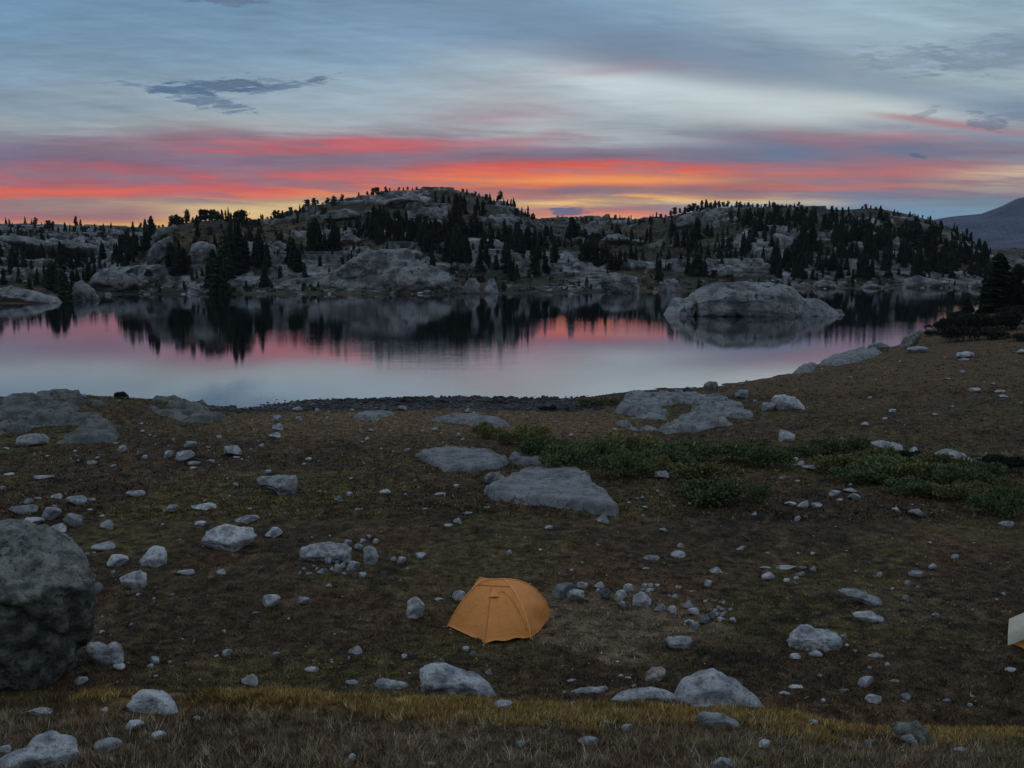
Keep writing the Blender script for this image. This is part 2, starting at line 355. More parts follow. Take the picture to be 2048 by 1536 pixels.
HILLS = [
    (-500,[(200,W),(215,-11.8),(225,585),(240,560),(270,540),(330,530),(450,500),(600,470),(800,450),(900,455),(1100,470)]),
    (0,   [(206,W),(216,-11.8),(222,592),(235,571),(262,556),(300,537),(360,514),(420,492),(500,474),(700,458),(780,455),(900,462),(1100,475)]),
    (100, [(206,W),(217,-11.8),(226,588),(240,572),(262,556),(300,541),(360,517),(430,497),(520,477),(700,457),(780,454),(900,462),(1100,475)]),
    (165, [(216,W),(228,-11.9),(240,592),(262,578),(290,560),(340,537),(420,510),(520,482),(700,458),(780,455),(900,462),(1100,475)]),
    (225, [(246,W),(257,-11.9),(270,578),(288,552),(308,532),(340,517),(380,507),(430,502),(520,484),(700,459),(780,456),(900,462),(1100,475)]),
    (300, [(250,W),(262,-11.9),(272,570),(285,545),(298,506),(312,480),(325,464),(345,466),(400,484),(520,484),(700,462),(780,459),(900,468),(1100,480)]),
    (350, [(250,W),(262,-11.9),(272,566),(283,535),(295,500),(308,468),(322,450),(340,444),(360,452),(420,474),(700,470),(900,475),(1100,480)]),
    (440, [(250,W),(262,-11.9),(272,570),(284,543),(296,508),(308,472),(322,444),(340,433),(360,440),(420,456),(500,460),(900,470),(1100,480)]),
    (500, [(250,W),(262,-11.9),(275,567),(290,538),(310,503),(335,474),(365,458),(400,452),(440,454),(600,460),(1100,480)]),
    (570, [(250,W),(262,-11.9),(278,563),(300,536),(325,507),(355,480),(390,458),(420,440),(450,436),(480,444),(700,460),(1100,480)]),
    (630, [(250,W),(262,-11.9),(280,561),(305,531),(330,507),(360,482),(395,453),(430,429),(455,422),(480,429),(700,455),(1100,480)]),
    (700, [(250,W),(262,-11.9),(285,556),(310,526),(335,502),(370,472),(405,437),(440,413),(465,406),(490,411),(700,445),(1100,480)]),
    (780, [(250,W),(262,-11.9),(285,560),(310,531),(335,502),(370,464),(405,427),(440,403),(470,392),(500,398),(700,435),(1100,480)]),
    (870, [(250,W),(263,-11.9),(285,561),(310,536),(335,507),(370,467),(405,430),(440,403),(472,384),(488,383),(505,390),(700,435),(1100,480)]),
    (930, [(250,W),(263,-11.9),(285,564),(310,541),(335,511),(370,471),(405,434),(440,405),(475,389),(505,397),(700,440),(1100,480)]),
    (975, [(250,W),(264,-11.9),(285,565),(310,543),(335,515),(370,478),(405,443),(440,414),(472,400),(505,408),(700,443),(1100,480)]),
    (1020,[(250,W),(265,-11.9),(285,568),(310,548),(335,523),(370,488),(405,453),(440,424),(470,413),(495,420),(700,447),(1100,480)]),
    (1070,[(252,W),(266,-11.9),(285,570),(310,553),(340,528),(375,499),(410,472),(440,449),(465,440),(490,444),(600,447),(700,446),(1100,480)]),
    (1110,[(252,W),(266,-11.9),(285,572),(310,557),(340,538),(375,515),(410,494),(450,472),(500,459),(560,449),(620,445),(680,442),(800,450),(1100,480)]),
    (1180,[(252,W),(267,-11.9),(290,572),(315,558),(345,539),(380,517),(420,498),(470,474),(530,454),(590,442),(640,437),(700,442),(1100,480)]),
    (1250,[(254,W),(269,-11.9),(290,572),(315,557),(345,537),(380,513),(420,490),(470,468),(530,454),(590,444),(640,440),(700,444),(1100,480)]),
    (1300,[(258,W),(273,-11.9),(295,571),(320,557),(350,537),(385,511),(420,488),(455,466),(490,451),(520,445),(560,450),(700,455),(1100,480)]),
    (1350,[(262,W),(277,-11.9),(298,569),(322,553),(350,531),(385,502),(420,472),(450,450),(475,433),(495,427),(520,432),(700,450),(1100,480)]),
    (1430,[(270,W),(285,-11.9),(303,567),(325,551),(352,527),(385,497),(420,466),(450,441),(478,424),(500,419),(530,424),(700,440),(1100,480)]),
    (1530,[(278,W),(293,-11.9),(310,565),(330,550),(355,524),(388,492),(420,460),(450,435),(478,421),(500,415),(530,420),(700,440),(1100,480)]),
    (1600,[(283,W),(298,-11.9),(313,563),(333,547),(358,522),(390,490),(422,462),(452,440),(480,428),(502,422),(530,428),(1100,480)]),
    (1660,[(286,W),(301,-11.9),(315,563),(335,547),(358,524),(390,492),(422,464),(452,442),(480,430),(502,424),(530,428),(1100,480)]),
    (1740,[(288,W),(304,-11.9),(318,563),(338,547),(360,524),(392,492),(425,462),(455,440),(482,427),(505,419),(530,424),(1100,480)]),
    (1830,[(290,W),(306,-11.9),(320,564),(340,547),(362,527),(395,497),(425,470),(455,450),(482,440),(505,434),(530,440),(1100,480)]),
    (1880,[(290,W),(306,-11.9),(320,566),(340,552),(362,532),(395,505),(425,482),(455,463),(480,453),(500,447),(530,455),(1100,485)]),
    (1930,[(290,W),(306,-11.9),(320,569),(340,558),(362,544),(395,525),(425,506),(455,490),(480,480),(500,474),(530,480),(700,492),(1100,500)]),
    (1980,[(290,W),(306,-11.9),(340,566),(362,556),(395,544),(430,531),(470,520),(500,517),(700,510),(1100,502)]),
    (2048,[(285,W),(301,-11.9),(340,570),(400,556),(500,541),(700,520),(900,507),(1100,501)]),
    (2600,[(270,W),(285,-11.8),(320,575),(400,550),(500,530),(700,510),(900,490),(1100,485)]),
]
TG = Table(GROUND, 0.3, 240, 420, 1.6, 1.4, -500, 2600, 200)
TH = Table(HILLS, 200, 1100, 420, 1.6, 1.2, -500, 2600, 260)

def zg(x, y, fine=True):
    """Height of the near ground."""
    x = np.asarray(x, float); y = np.asarray(y, float)
    z = TG.z(x, y)
    p = xy3(x, y)
    z = z + 0.10 * fbm(p, 0.30, 3) * sstep(y, 9, 20) 
    if fine:
        z = z + 0.085 * fbm(p, 1.3, 3) + 0.045 * fbm(p, 4.0, 2)
    return z

def rockmask(x, y):
    p = np.stack([np.asarray(x, float) * 0.6, np.asarray(y, float) * 0.45, np.zeros_like(np.asarray(x, float))], -1)
    m = fbm(p, 0.065, 5, 0.58) + 0.35 * fbm(p, 0.009, 2) + 0.28 * fbm(p + 3, 0.19, 3)
    return sstep(m, 0.03, 0.11)

def zh(x, y, fine=True):
    """Height of the hills across the lake."""
    x = np.asarray(x, float); y = np.asarray(y, float)
    z = TH.z(x, y)
    p = xy3(x, y)
    on = sstep(z, WATER + 0.3, WATER + 6)
    z = z + on * (2.2 * fbm(p, 0.03, 3) )
    if fine:
        m = rockmask(x, y)
        blk = np.abs(fbm(p, 0.16, 4, 0.55))
        z = z + on * m * (1.3 + 2.4 * (0.35 - blk)) + on * 0.55 * fbm(p, 0.35, 4, 0.6)
        for st, wt, fs in ((4.2, 0.4, 0.012), (1.5, 0.55, 0.05)):      # sheeted granite breaks away in benches
            q = z / st + 0.9 * fbm(p, fs, 3)
            z = z + on * m * st * wt * (np.floor(q) + sstep(q - np.floor(q), 0.40, 0.60) - q)
    return z

def hit(px, py, far=False):
    """Where the line of sight through a photo point meets the ground (last point of the land when it runs over the edge)."""
    r = ray(px, py)
    d = np.exp(np.linspace(math.log(200 if far else 8), math.log(1000 if far else 215), 1400))
    k = d / r[1]
    x, z = r[0] * k, r[2] * k
    g = (zh if far else zg)(x, d, not far)
    below = z <= g
    if below.any():
        i = int(np.argmax(below))
        return np.array([x[i], d[i], g[i]])
    i = int(np.argmin(z - g))
    return np.array([x[i], d[i], g[i]])

def ground_z(x, y, far=False):
    return float((zh if far else zg)(np.array([x]), np.array([y]))[0])

# ------------------------------------------------------------------ mesh helpers
def mesh_from(name, v, f, smooth=False, col=None):
    v = np.asarray(v, np.float32)
    me = bpy.data.meshes.new(name)
    me.vertices.add(len(v))
    me.vertices.foreach_set('co', v.ravel())
    if isinstance(f, np.ndarray):
        n, k = f.shape
        me.loops.add(n * k)
        me.loops.foreach_set('vertex_index', f.astype(np.int32).ravel())
        me.polygons.add(n)
        me.polygons.foreach_set('loop_start', np.arange(0, n * k, k, dtype=np.int32))
        me.polygons.foreach_set('loop_total', np.full(n, k, np.int32))
    else:
        tot = np.array([len(q) for q in f], np.int32)
        flat = np.array([i for q in f for i in q], np.int32)
        me.loops.add(len(flat))
        me.loops.foreach_set('vertex_index', flat)
        me.polygons.add(len(f))
        me.polygons.foreach_set('loop_start', np.concatenate([[0], np.cumsum(tot)[:-1]]).astype(np.int32))
        me.polygons.foreach_set('loop_total', tot)
    me.polygons.foreach_set('use_smooth', np.full(len(me.polygons), bool(smooth)))
    if col is not None:
        a = me.color_attributes.new('tone', 'FLOAT_COLOR', 'POINT')
        c = np.ones((len(v), 4), np.float32); c[:, :3] = col
        a.data.foreach_set('color', c.ravel())
    me.update(calc_edges=True)
    me.validate()
    return me

def link(name, me, mat=None, parent=None, loc=None, label=None, cat=None, group=None, kind=None):
    o = bpy.data.objects.new(name, me)
    COL.objects.link(o)
    if mat is not None and me is not None and len(me.materials) == 0: me.materials.append(mat)
    if parent is not None: o.parent = parent
    if loc is not None: o.location = loc
    if label: o['label'] = label
    if cat: o['category'] = cat
    if group: o['group'] = group
    if kind: o['kind'] = kind
    return o

def grid_faces(nr, nc):
    a = np.arange(nr * nc).reshape(nr, nc)
    return np.stack([a[:-1, :-1], a[:-1, 1:], a[1:, 1:], a[1:, :-1]], -1).reshape(-1, 4)

def tube(pts, r, n=6):
    pts = np.asarray(pts, float)
    v, f = [], []
    rr = np.broadcast_to(np.asarray(r, float), (len(pts),))
    for i, p in enumerate(pts):
        t = pts[min(i + 1, len(pts) - 1)] - pts[max(i - 1, 0)]
        t = t / (np.linalg.norm(t) + 1e-9)
        a = np.cross(t, [0.31, 0.2, 0.93]); a /= np.linalg.norm(a) + 1e-9
        b = np.cross(t, a)
        for k in range(n):
            q = 2 * PI * k / n
            v.append(p + rr[i] * (math.cos(q) * a + math.sin(q) * b))
    for i in range(len(pts) - 1):
        for k in range(n):
            f.append((i * n + k, i * n + (k + 1) % n, (i + 1) * n + (k + 1) % n, (i + 1) * n + k))
    f.append(tuple(range(n - 1, -1, -1))); f.append(tuple(range((len(pts) - 1) * n, len(pts) * n)))
    return np.array(v), f

# ------------------------------------------------------------------ materials
def new_mat(name):
    m = bpy.data.materials.new(name); m.use_nodes = True
    m.node_tree.nodes.clear()
    t = NT(m.node_tree)
    b = t.n('ShaderNodeBsdfPrincipled')
    o = t.n('ShaderNodeOutputMaterial')
    m.node_tree.links.new(b.outputs[0], o.inputs[0])
    return m, t, b

def bump(t, b, h, strength, dist):
    x = t.n('ShaderNodeBump')
    x.inputs['Strength'].default_value = strength
    x.inputs['Distance'].default_value = dist
    t.put(x.inputs['Height'], h)
    t.nt.links.new(x.outputs[0], b.inputs['Normal'])

def granite(name, pale, dark, lichen, scale, lich=0.5, bumpd=0.03, warm=0.0, vary=0.5):
    m, t, b = new_mat(name)
    pos = t.n('ShaderNodeNewGeometry').outputs['Position']
    rnd = t.n('ShaderNodeObjectInfo').outputs['Random']
    big = t.noise(pos, scale, 6, 0.6)
    c = t.mix(t.sstep(big, 0.36, 0.62), dark, pale)
    spk = t.noise(pos, scale * 14, 3, 0.7)
    c = t.mix(t.sstep(spk, 0.52, 0.68), c, tuple(v * 0.45 for v in dark))
    li = t.noise(pos, scale * 2.4, 7, 0.68, 0.4)
    c = t.mix(t.m('MULTIPLY', t.sstep(li, 0.53, 0.64), lich), c, lichen)
    rust = t.noise(pos, scale * 0.8, 4, 0.6)
    c = t.mix(t.m('MULTIPLY', t.sstep(rust, 0.55, 0.75), 0.35), c, (pale[0] * 0.95, pale[1] * 0.78, pale[2] * 0.6))
    c = t.vm('SCALE', c, scale=t.m('MULTIPLY_ADD', rnd, vary, 1.0 - vary * 0.5))
    t.put(b.inputs['Base Color'], c)
    b.inputs['Roughness'].default_value = 0.9
    b.inputs['Specular IOR Level'].default_value = 0.2
    h = t.m('ADD', t.m('MULTIPLY', t.noise(pos, scale * 3, 8, 0.65), 1.0), t.m('MULTIPLY', spk, 0.25))
    bump(t, b, h, 0.9, bumpd)
    return m

M_STONE = granite('pale_granite', (0.325, 0.33, 0.33), (0.14, 0.145, 0.15), (0.045, 0.05, 0.045), 3.2, 0.6, 0.02, vary=0.6)
M_BED = granite('grey_bedrock', (0.185, 0.185, 0.185), (0.095, 0.10, 0.102), (0.035, 0.04, 0.035), 1.3, 0.8, 0.07, vary=0.2)
M_DARKROCK = granite('lichened_granite', (0.22, 0.222, 0.195), (0.062, 0.070, 0.058), (0.024, 0.032, 0.026), 3.2, 0.9, 0.09, vary=0.15)
M_DARKBED = granite('weathered_bedrock', (0.125, 0.128, 0.118), (0.058, 0.064, 0.056), (0.025, 0.03, 0.024), 0.9, 0.9, 0.09, vary=0.2)
M_FARROCK = granite('far_granite', (0.215, 0.215, 0.213), (0.07, 0.074, 0.075), (0.03, 0.034, 0.03), 0.28, 0.9, 0.6, vary=0.3)

def tone_mat(name, rough=0.95, bump_scale=None, bump_d=0.02, fine=None, trans=0.0, vary=0.0):
    m, t, b = new_mat(name)
    at = t.n('ShaderNodeVertexColor', layer_name='tone').outputs[0]
    pos = t.n('ShaderNodeNewGeometry').outputs['Position']
    c = at
    if fine:
        k = t.noise(pos, fine[0], 6, 0.7)
        c = t.vm('SCALE', c, scale=t.m('MULTIPLY_ADD', t.m('SUBTRACT', k, 0.5), fine[1], 1.0))
    if fine and len(fine) > 2:
        k2 = t.noise(pos, fine[2], 5, 0.65)
        c = t.vm('SCALE', c, scale=t.lstep(k2, 0.3, 0.72))
        c = t.vm('SCALE', c, scale=fine[3])
    if vary:
        rnd = t.n('ShaderNodeObjectInfo').outputs['Random']
        c = t.vm('SCALE', c, scale=t.m('MULTIPLY_ADD', rnd, vary, 1.0 - vary / 2))
    t.put(b.inputs['Base Color'], c)
    b.inputs['Roughness'].default_value = rough
    b.inputs['Specular IOR Level'].default_value = 0.15
    if bump_scale:
        bump(t, b, t.noise(pos, bump_scale, 6, 0.65), 1.0, bump_d)
    return m

M_GROUND = tone_mat('heath_ground', 0.95, 9.0, 0.05, (14.0, 1.5, 2.6, 2.1))
M_BLADE = tone_mat('grass_blades', 0.8)
M_HILL = tone_mat('hill_ground', 0.95, 0.5, 0.5, (0.9, 1.3, 0.20, 1.75))
M_LEAF = tone_mat('willow_leaves', 0.7, vary=0.4)
M_CONIFER = tone_mat('conifer_needles', 0.8, vary=0.5)

def plain(name, c, rough=0.8, nscale=20.0, amt=0.4, spec=0.2):
    m, t, b = new_mat(name)
    pos = t.n('ShaderNodeNewGeometry').outputs['Position']
    t.put(b.inputs['Base Color'], t.vm('SCALE', t.mix(0.0, c, c), scale=t.m('MULTIPLY_ADD', t.m('SUBTRACT', t.noise(pos, nscale, 5, 0.6), 0.5), amt * 2, 1.0)))
    b.inputs['Roughness'].default_value = rough
    b.inputs['Specular IOR Level'].default_value = spec
    return m
M_BARK = plain('bark', (0.09, 0.075, 0.06))

# ------------------------------------------------------------------ ground
TENT_C = hit(1000, 1262)
def zones(x, y, z):
    """Colour of the soil and turf itself: heath, dry grass, trodden dirt, beach shingle."""
    p = xy3(x, y)
    n1, n2, n3, n4 = fbm(p, 0.22, 4), fbm(p + 40, 0.8, 4), fbm(p + 90, 2.6, 3), fbm(p + 140, 0.35, 3)
    heath = np.array([0.058, 0.042, 0.027]); olive = np.array([0.074, 0.062, 0.027]); tan = np.array([0.150, 0.118, 0.070])
    dark = np.array([0.018, 0.015, 0.012]); dirt = np.array([0.150, 0.122, 0.090]); shing = np.array([0.070, 0.068, 0.068]); rust = np.array([0.075, 0.042, 0.022])
    def mixc(c, d, k): return c * (1 - k[:, None]) + d * k[:, None]
    c = np.tile(heath, (len(x), 1))
    c = mixc(c, olive, sstep(n1 + 0.25 * n2, -0.12, 0.25))
    c = mixc(c, dark, sstep(n2 + 0.5 * n3, 0.08, 0.5) * 0.75)
    c = mixc(c, tan, sstep(n3 + 0.6 * n4, 0.15, 0.65) * 0.55)
    c = mixc(c, rust, sstep(n4 - 0.3 * n2, 0.22, 0.5) * 0.5)
    # dry slope towards the beach, shingle at the water
    dry = sstep(y, 50, 60) * (1 - sstep(y, 66, 74)) * (1 - sstep(x, 4, 12)) * sstep(x, -24, -14)
    c = mixc(c, np.array([0.150, 0.108, 0.068]), dry * (0.75 + 0.3 * n2).clip(0, 1))
    right = sstep(x, 12, 22) * sstep(y, 62, 80)
    c = mixc(c, np.array([0.098, 0.064, 0.038]), right * (0.7 + 0.5 * n2).clip(0, 1))
    beach = sstep(y, 64.5, 68.5) * (1 - sstep(x, 5, 9)) * sstep(x, -24, -20)
    c = mixc(c, shing * 0.7, beach)
    # trodden pitch beside the tent and the path climbing to the beach
    def spot(cx, cy, rx, ry, e=0.5):
        q = ((x - cx) / rx) ** 2 + ((y - cy) / ry) ** 2 + e * n2 + 0.5 * e * n3
        return 1 - sstep(q, 0.45, 1.15)
    c = mixc(c, dirt, spot(TENT_C[0] + 2.7, TENT_C[1] + 0.6, 2.7, 2.9, 1.0) * 0.8)
    c = mixc(c, dirt * 0.8, spot(-1.4, 13.0, 1.3, 0.9, 0.9) * 0.7)
    c = mixc(c, dirt * 0.6, spot(10.0, 24.0, 2.2, 2.4, 1.2) * 0.5)
    lip = sstep(y, 13.9, 14.6) * (1 - sstep(y, 16.0, 16.8))
    c = mixc(c, np.array([0.13, 0.085, 0.035]), lip * (0.75 + 0.5 * n2).clip(0, 1) * sstep(x, -7.6, -6.4))
    fore = 1 - sstep(y, 13.6, 14.6)
    c = mixc(c, np.array([0.115, 0.090, 0.062]), fore * (0.5 + 0.6 * n2).clip(0, 1))
    c = mixc(c, shing * 0.3, sstep(-z, 11.9, 12.3))
    return np.clip(c * np.array([0.74, 0.65, 0.53]), 0.004, 1)

us = np.linspace(-1.05, 1.05, 620)
dsn = np.exp(np.linspace(math.log(0.5), math.log(235), 600))
U, D = np.meshgrid(us, dsn)
gx, gy = (U * D).ravel(), D.ravel()
gz = zg(gx, gy)
ground = link('ground', mesh_from('ground', np.stack([gx, gy, gz], -1), grid_faces(600, 620), True, zones(gx, gy, gz)), M_GROUND, kind='structure')

# the hillside the viewer stands on, going on up behind
bx, by_ = np.meshgrid(np.linspace(-90, 90, 110), np.linspace(-70, 34, 80))
bx, by_ = bx.ravel(), by_.ravel()
bz = zg(bx, np.maximum(by_, 0.5)) - 0.14 + 0.34 * np.maximum(-by_, 0) + np.where(by_ < 0, 0.6 * fbm(xy3(bx, by_), 0.15, 3), 0)
link('hillside', mesh_from('hillside', np.stack([bx, by_, bz], -1), grid_faces(80, 110), True, zones(bx, np.maximum(by_, 18.0), bz)), M_GROUND, kind='structure')

# hills across the lake
us = np.linspace(-0.85, 0.95, 1150)
dsn = np.exp(np.linspace(math.log(203), math.log(1080), 520))
U, D = np.meshgrid(us, dsn)
hx, hy = (U * D).ravel(), D.ravel()
hz = zh(hx, hy)
p = xy3(hx, hy)
rm = rockmask(hx, hy) * sstep(hz, WATER + 0.2, WATER + 1.2) * (1 - 0.8 * sstep(hy, 560, 640) * sstep(hx, 100, 160))
n1, n2 = fbm(p, 0.05, 4), fbm(p + 50, 0.25, 4)
mead = np.array([0.027, 0.024, 0.015]) * (1 + 0.6 * n2[:, None])
mead = mead * (1 - sstep(n1, 0.0, 0.35)[:, None] * 0.6) + np.array([0.075, 0.048, 0.022]) * (sstep(n1, 0.0, 0.35) * 0.6)[:, None]
rockc = np.array([0.155, 0.158, 0.158]) * (0.80 + 1.25 * fbm(p + 99, 0.12, 5, 0.62))[:, None]
rockc = rockc * (1 - 0.8 * np.exp(-(np.abs(fbm(p * np.array([0.55, 1.0, 1]) + 27, 0.22, 4)) / 0.05) ** 2))[:, None]
rockc = rockc * (1 - 0.75 * np.exp(-(np.abs(fbm(p * np.array([1.0, 1.0, 1]) + 7, 0.09, 4)) / 0.035) ** 2))[:, None]
hc = mead * (1 - rm[:, None]) + rockc * rm[:, None]
hills = link('hills', mesh_from('hills', np.stack([hx, hy, hz], -1), grid_faces(520, 1150), True, np.clip(hc, 0.004, 1)), M_HILL, kind='structure')

# the mountain beyond
mx = np.linspace(480, 2600, 220); my = np.linspace(1060, 3400, 130)
GX, GY = np.meshgrid(mx, my)
ridge = np.interp(GX.ravel() / GY.ravel(), [0.30, 0.42, 0.455, 0.487, 0.507, 0.522, 0.540, 0.56, 0.62, 0.70, 0.85, 1.2], [20, 64, 77, 84, 101, 118, 128, 131, 122, 150, 120, 60])
prof = (0.25 * np.clip((GY.ravel() - 1100) / 1180, 0, 1) + 0.75 * sstep(GY.ravel(), 1400, 2280)) * (1 - 0.7 * sstep(GY.ravel(), 2350, 3300))
pm = xy3(GX.ravel(), GY.ravel())
mz = -3 + (ridge + 3) * prof + 10 * fbm(pm, 0.006, 5, 0.55) * prof * (1 - prof * 0.7)
mm = np.array([0.064, 0.078, 0.118]) * (0.9 + 0.8 * fbm(pm, 0.02, 5, 0.65))[:, None]  # blue of distance haze put into the rock's base colour
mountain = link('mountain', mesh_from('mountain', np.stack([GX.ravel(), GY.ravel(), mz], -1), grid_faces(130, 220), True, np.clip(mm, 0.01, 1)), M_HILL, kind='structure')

# ------------------------------------------------------------------ lake
m, t, b = new_mat('lake_water')
pos = t.n('ShaderNodeNewGeometry').outputs['Position']
b.inputs['Base Color'].default_value = (0.006, 0.010, 0.012, 1)
b.inputs['Roughness'].default_value = 0.012
b.inputs['IOR'].default_value = 2.2
def wpos(sx, sy):
    mp = t.n('ShaderNodeMapping'); mp.inputs['Scale'].default_value = (sx, sy, 1); mp.inputs['Rotation'].default_value = (0, 0, 0.12)
    t.put(mp.inputs['Vector'], pos); return mp.outputs[0]
calm = t.sstep(t.noise(wpos(0.03, 0.018), 1.0, 3, 0.5), 0.42, 0.66)
rip = t.m('ADD', t.m('MULTIPLY', t.noise(wpos(1.5, 3.4), 1.0, 3, 0.55), t.m('MULTIPLY_ADD', calm, 1.0, 0.45)), t.m('MULTIPLY', t.noise(wpos(0.14, 0.42), 1.0, 2, 0.5), t.m('MULTIPLY_ADD', calm, 2.2, 0.1)))
bump(t, b, rip, 0.3, 0.013)
glo = t.n('ShaderNodeBsdfGlossy'); glo.inputs['Roughness'].default_value = 0.012; glo.inputs['Color'].default_value = (0.9, 0.92, 0.95, 1)
t.nt.links.new(b.inputs['Normal'].links[0].from_socket, glo.inputs['Normal'])
mxw = t.n('ShaderNodeMixShader'); mxw.inputs[0].default_value = 0.4
t.nt.links.new(b.outputs[0], mxw.inputs[1]); t.nt.links.new(glo.outputs[0], mxw.inputs[2])
t.nt.links.new(mxw.outputs[0], [q for q in m.node_tree.nodes if q.type == 'OUTPUT_MATERIAL'][0].inputs[0])
M_WATER = m
lv = [(-420, 40, WATER), (620, 40, WATER), (620, 700, WATER), (-420, 700, WATER)]
lake = link('lake', mesh_from('lake', lv, [(0, 1, 2, 3)]), M_WATER, kind='structure')

# ------------------------------------------------------------------ rocks
import bmesh
_ico = {}
def ico(sub):
    if sub not in _ico:
        bm = bmesh.new()
        bmesh.ops.create_icosphere(bm, subdivisions=sub, radius=1.0)
        bm.verts.ensure_lookup_table()
        v = np.array([q.co[:] for q in bm.verts]); f = np.array([[q.index for q in p.verts] for p in bm.faces])
        bm.free()
        _ico[sub] = (v, f)
    return _ico[sub]

def rock_unit(seed, cuts=9, sub=4, rough=0.10, lo=0.55, hi=0.85):
    rg = np.random.default_rng(seed)
    v, f = ico(sub)
    v = v.copy()
    v = v * (1 + 0.16 * fbm(v + seed * 3.7, 1.1, 2))[:, None]
    for k in range(cuts):
        n = rg.normal(size=3); n /= np.linalg.norm(n)
        o = rg.uniform(lo, hi)
        s = v @ n - o
        v = v - np.where(s > 0, s * 0.985, 0)[:, None] * n
    v = v * (1 + rough * fbm(v + seed * 9.1, 2.6, 4, 0.55) )[:, None]
    mn, mxx = v.min(0), v.max(0)
    return (v - (mn + mxx) / 2) / ((mxx - mn) / 2), f

ROCKS = []
for i in range(16):
    if i < 7: v, f = rock_unit(100 + i, 13, 4, 0.05, 0.45, 0.78)          # angular
    elif i < 12: v, f = rock_unit(100 + i, 8, 4, 0.06, 0.6, 0.86)        # rounded
    else: v, f = rock_unit(100 + i, 16, 4, 0.04, 0.40, 0.72)            # blocky
    me = mesh_from('stone', v, f, True); me.materials.append(M_STONE)
    ROCKS.append(me)

ORD = ['first','second','third','fourth','fifth','sixth','seventh','eighth','ninth','tenth','eleventh','twelfth','thirteenth','fourteenth','fifteenth','sixteenth','seventeenth','eighteenth','nineteenth','twentieth']
TENS = ['','','twenty','thirty','forty','fifty','sixty','seventy','eighty','ninety']
TENTHS = ['','','twentieth','thirtieth','fortieth','fiftieth','sixtieth','seventieth','eightieth','ninetieth']
def ordinal(k):
    if k < 20: return ORD[k]
    n = k + 1
    return TENTHS[n // 10] if n % 10 == 0 else TENS[n // 10] + '-' + ORD[n % 10 - 1]

def view_sink(px, by):
    r = ray(px, by)
    return math.asin(-r[2] / np.linalg.norm(r))

def place_rock(px, by, w, h, idx, mat=None, far=False):
    P = hit(px, by, far)
    r = ray(px, by)
    dep = P[1] / r[1]
    s = dep / F
    e = max(view_sink(px, by), 0.01)
    a = w * s / 2
    H = h * s / 2
    b = min(0.85 * a, 0.7 * H / math.sin(e)) if e > 0.05 else 0.8 * a
    H *= 1.1
    c = math.sqrt(max(H * H - (b * math.sin(e)) ** 2, (0.25 * H) ** 2)) / math.cos(e)
    cy_ = by - h / 2
    r2 = ray(px, cy_)
    d = P[1] + 0.8 * b
    k = d / r2[1]
    loc = r2 * k
    gz_ = ground_z(loc[0], loc[1], far)
    zc = min(loc[2], gz_ + c * 0.75)
    o = bpy.data.objects.new('stone', ROCKS[idx])
    COL.objects.link(o)
    c2 = max(c, (zc - gz_) + 0.12 * c)
    o.location = (loc[0], loc[1], zc - (c2 - c))
    o.scale = (a, b, c2)
    return o

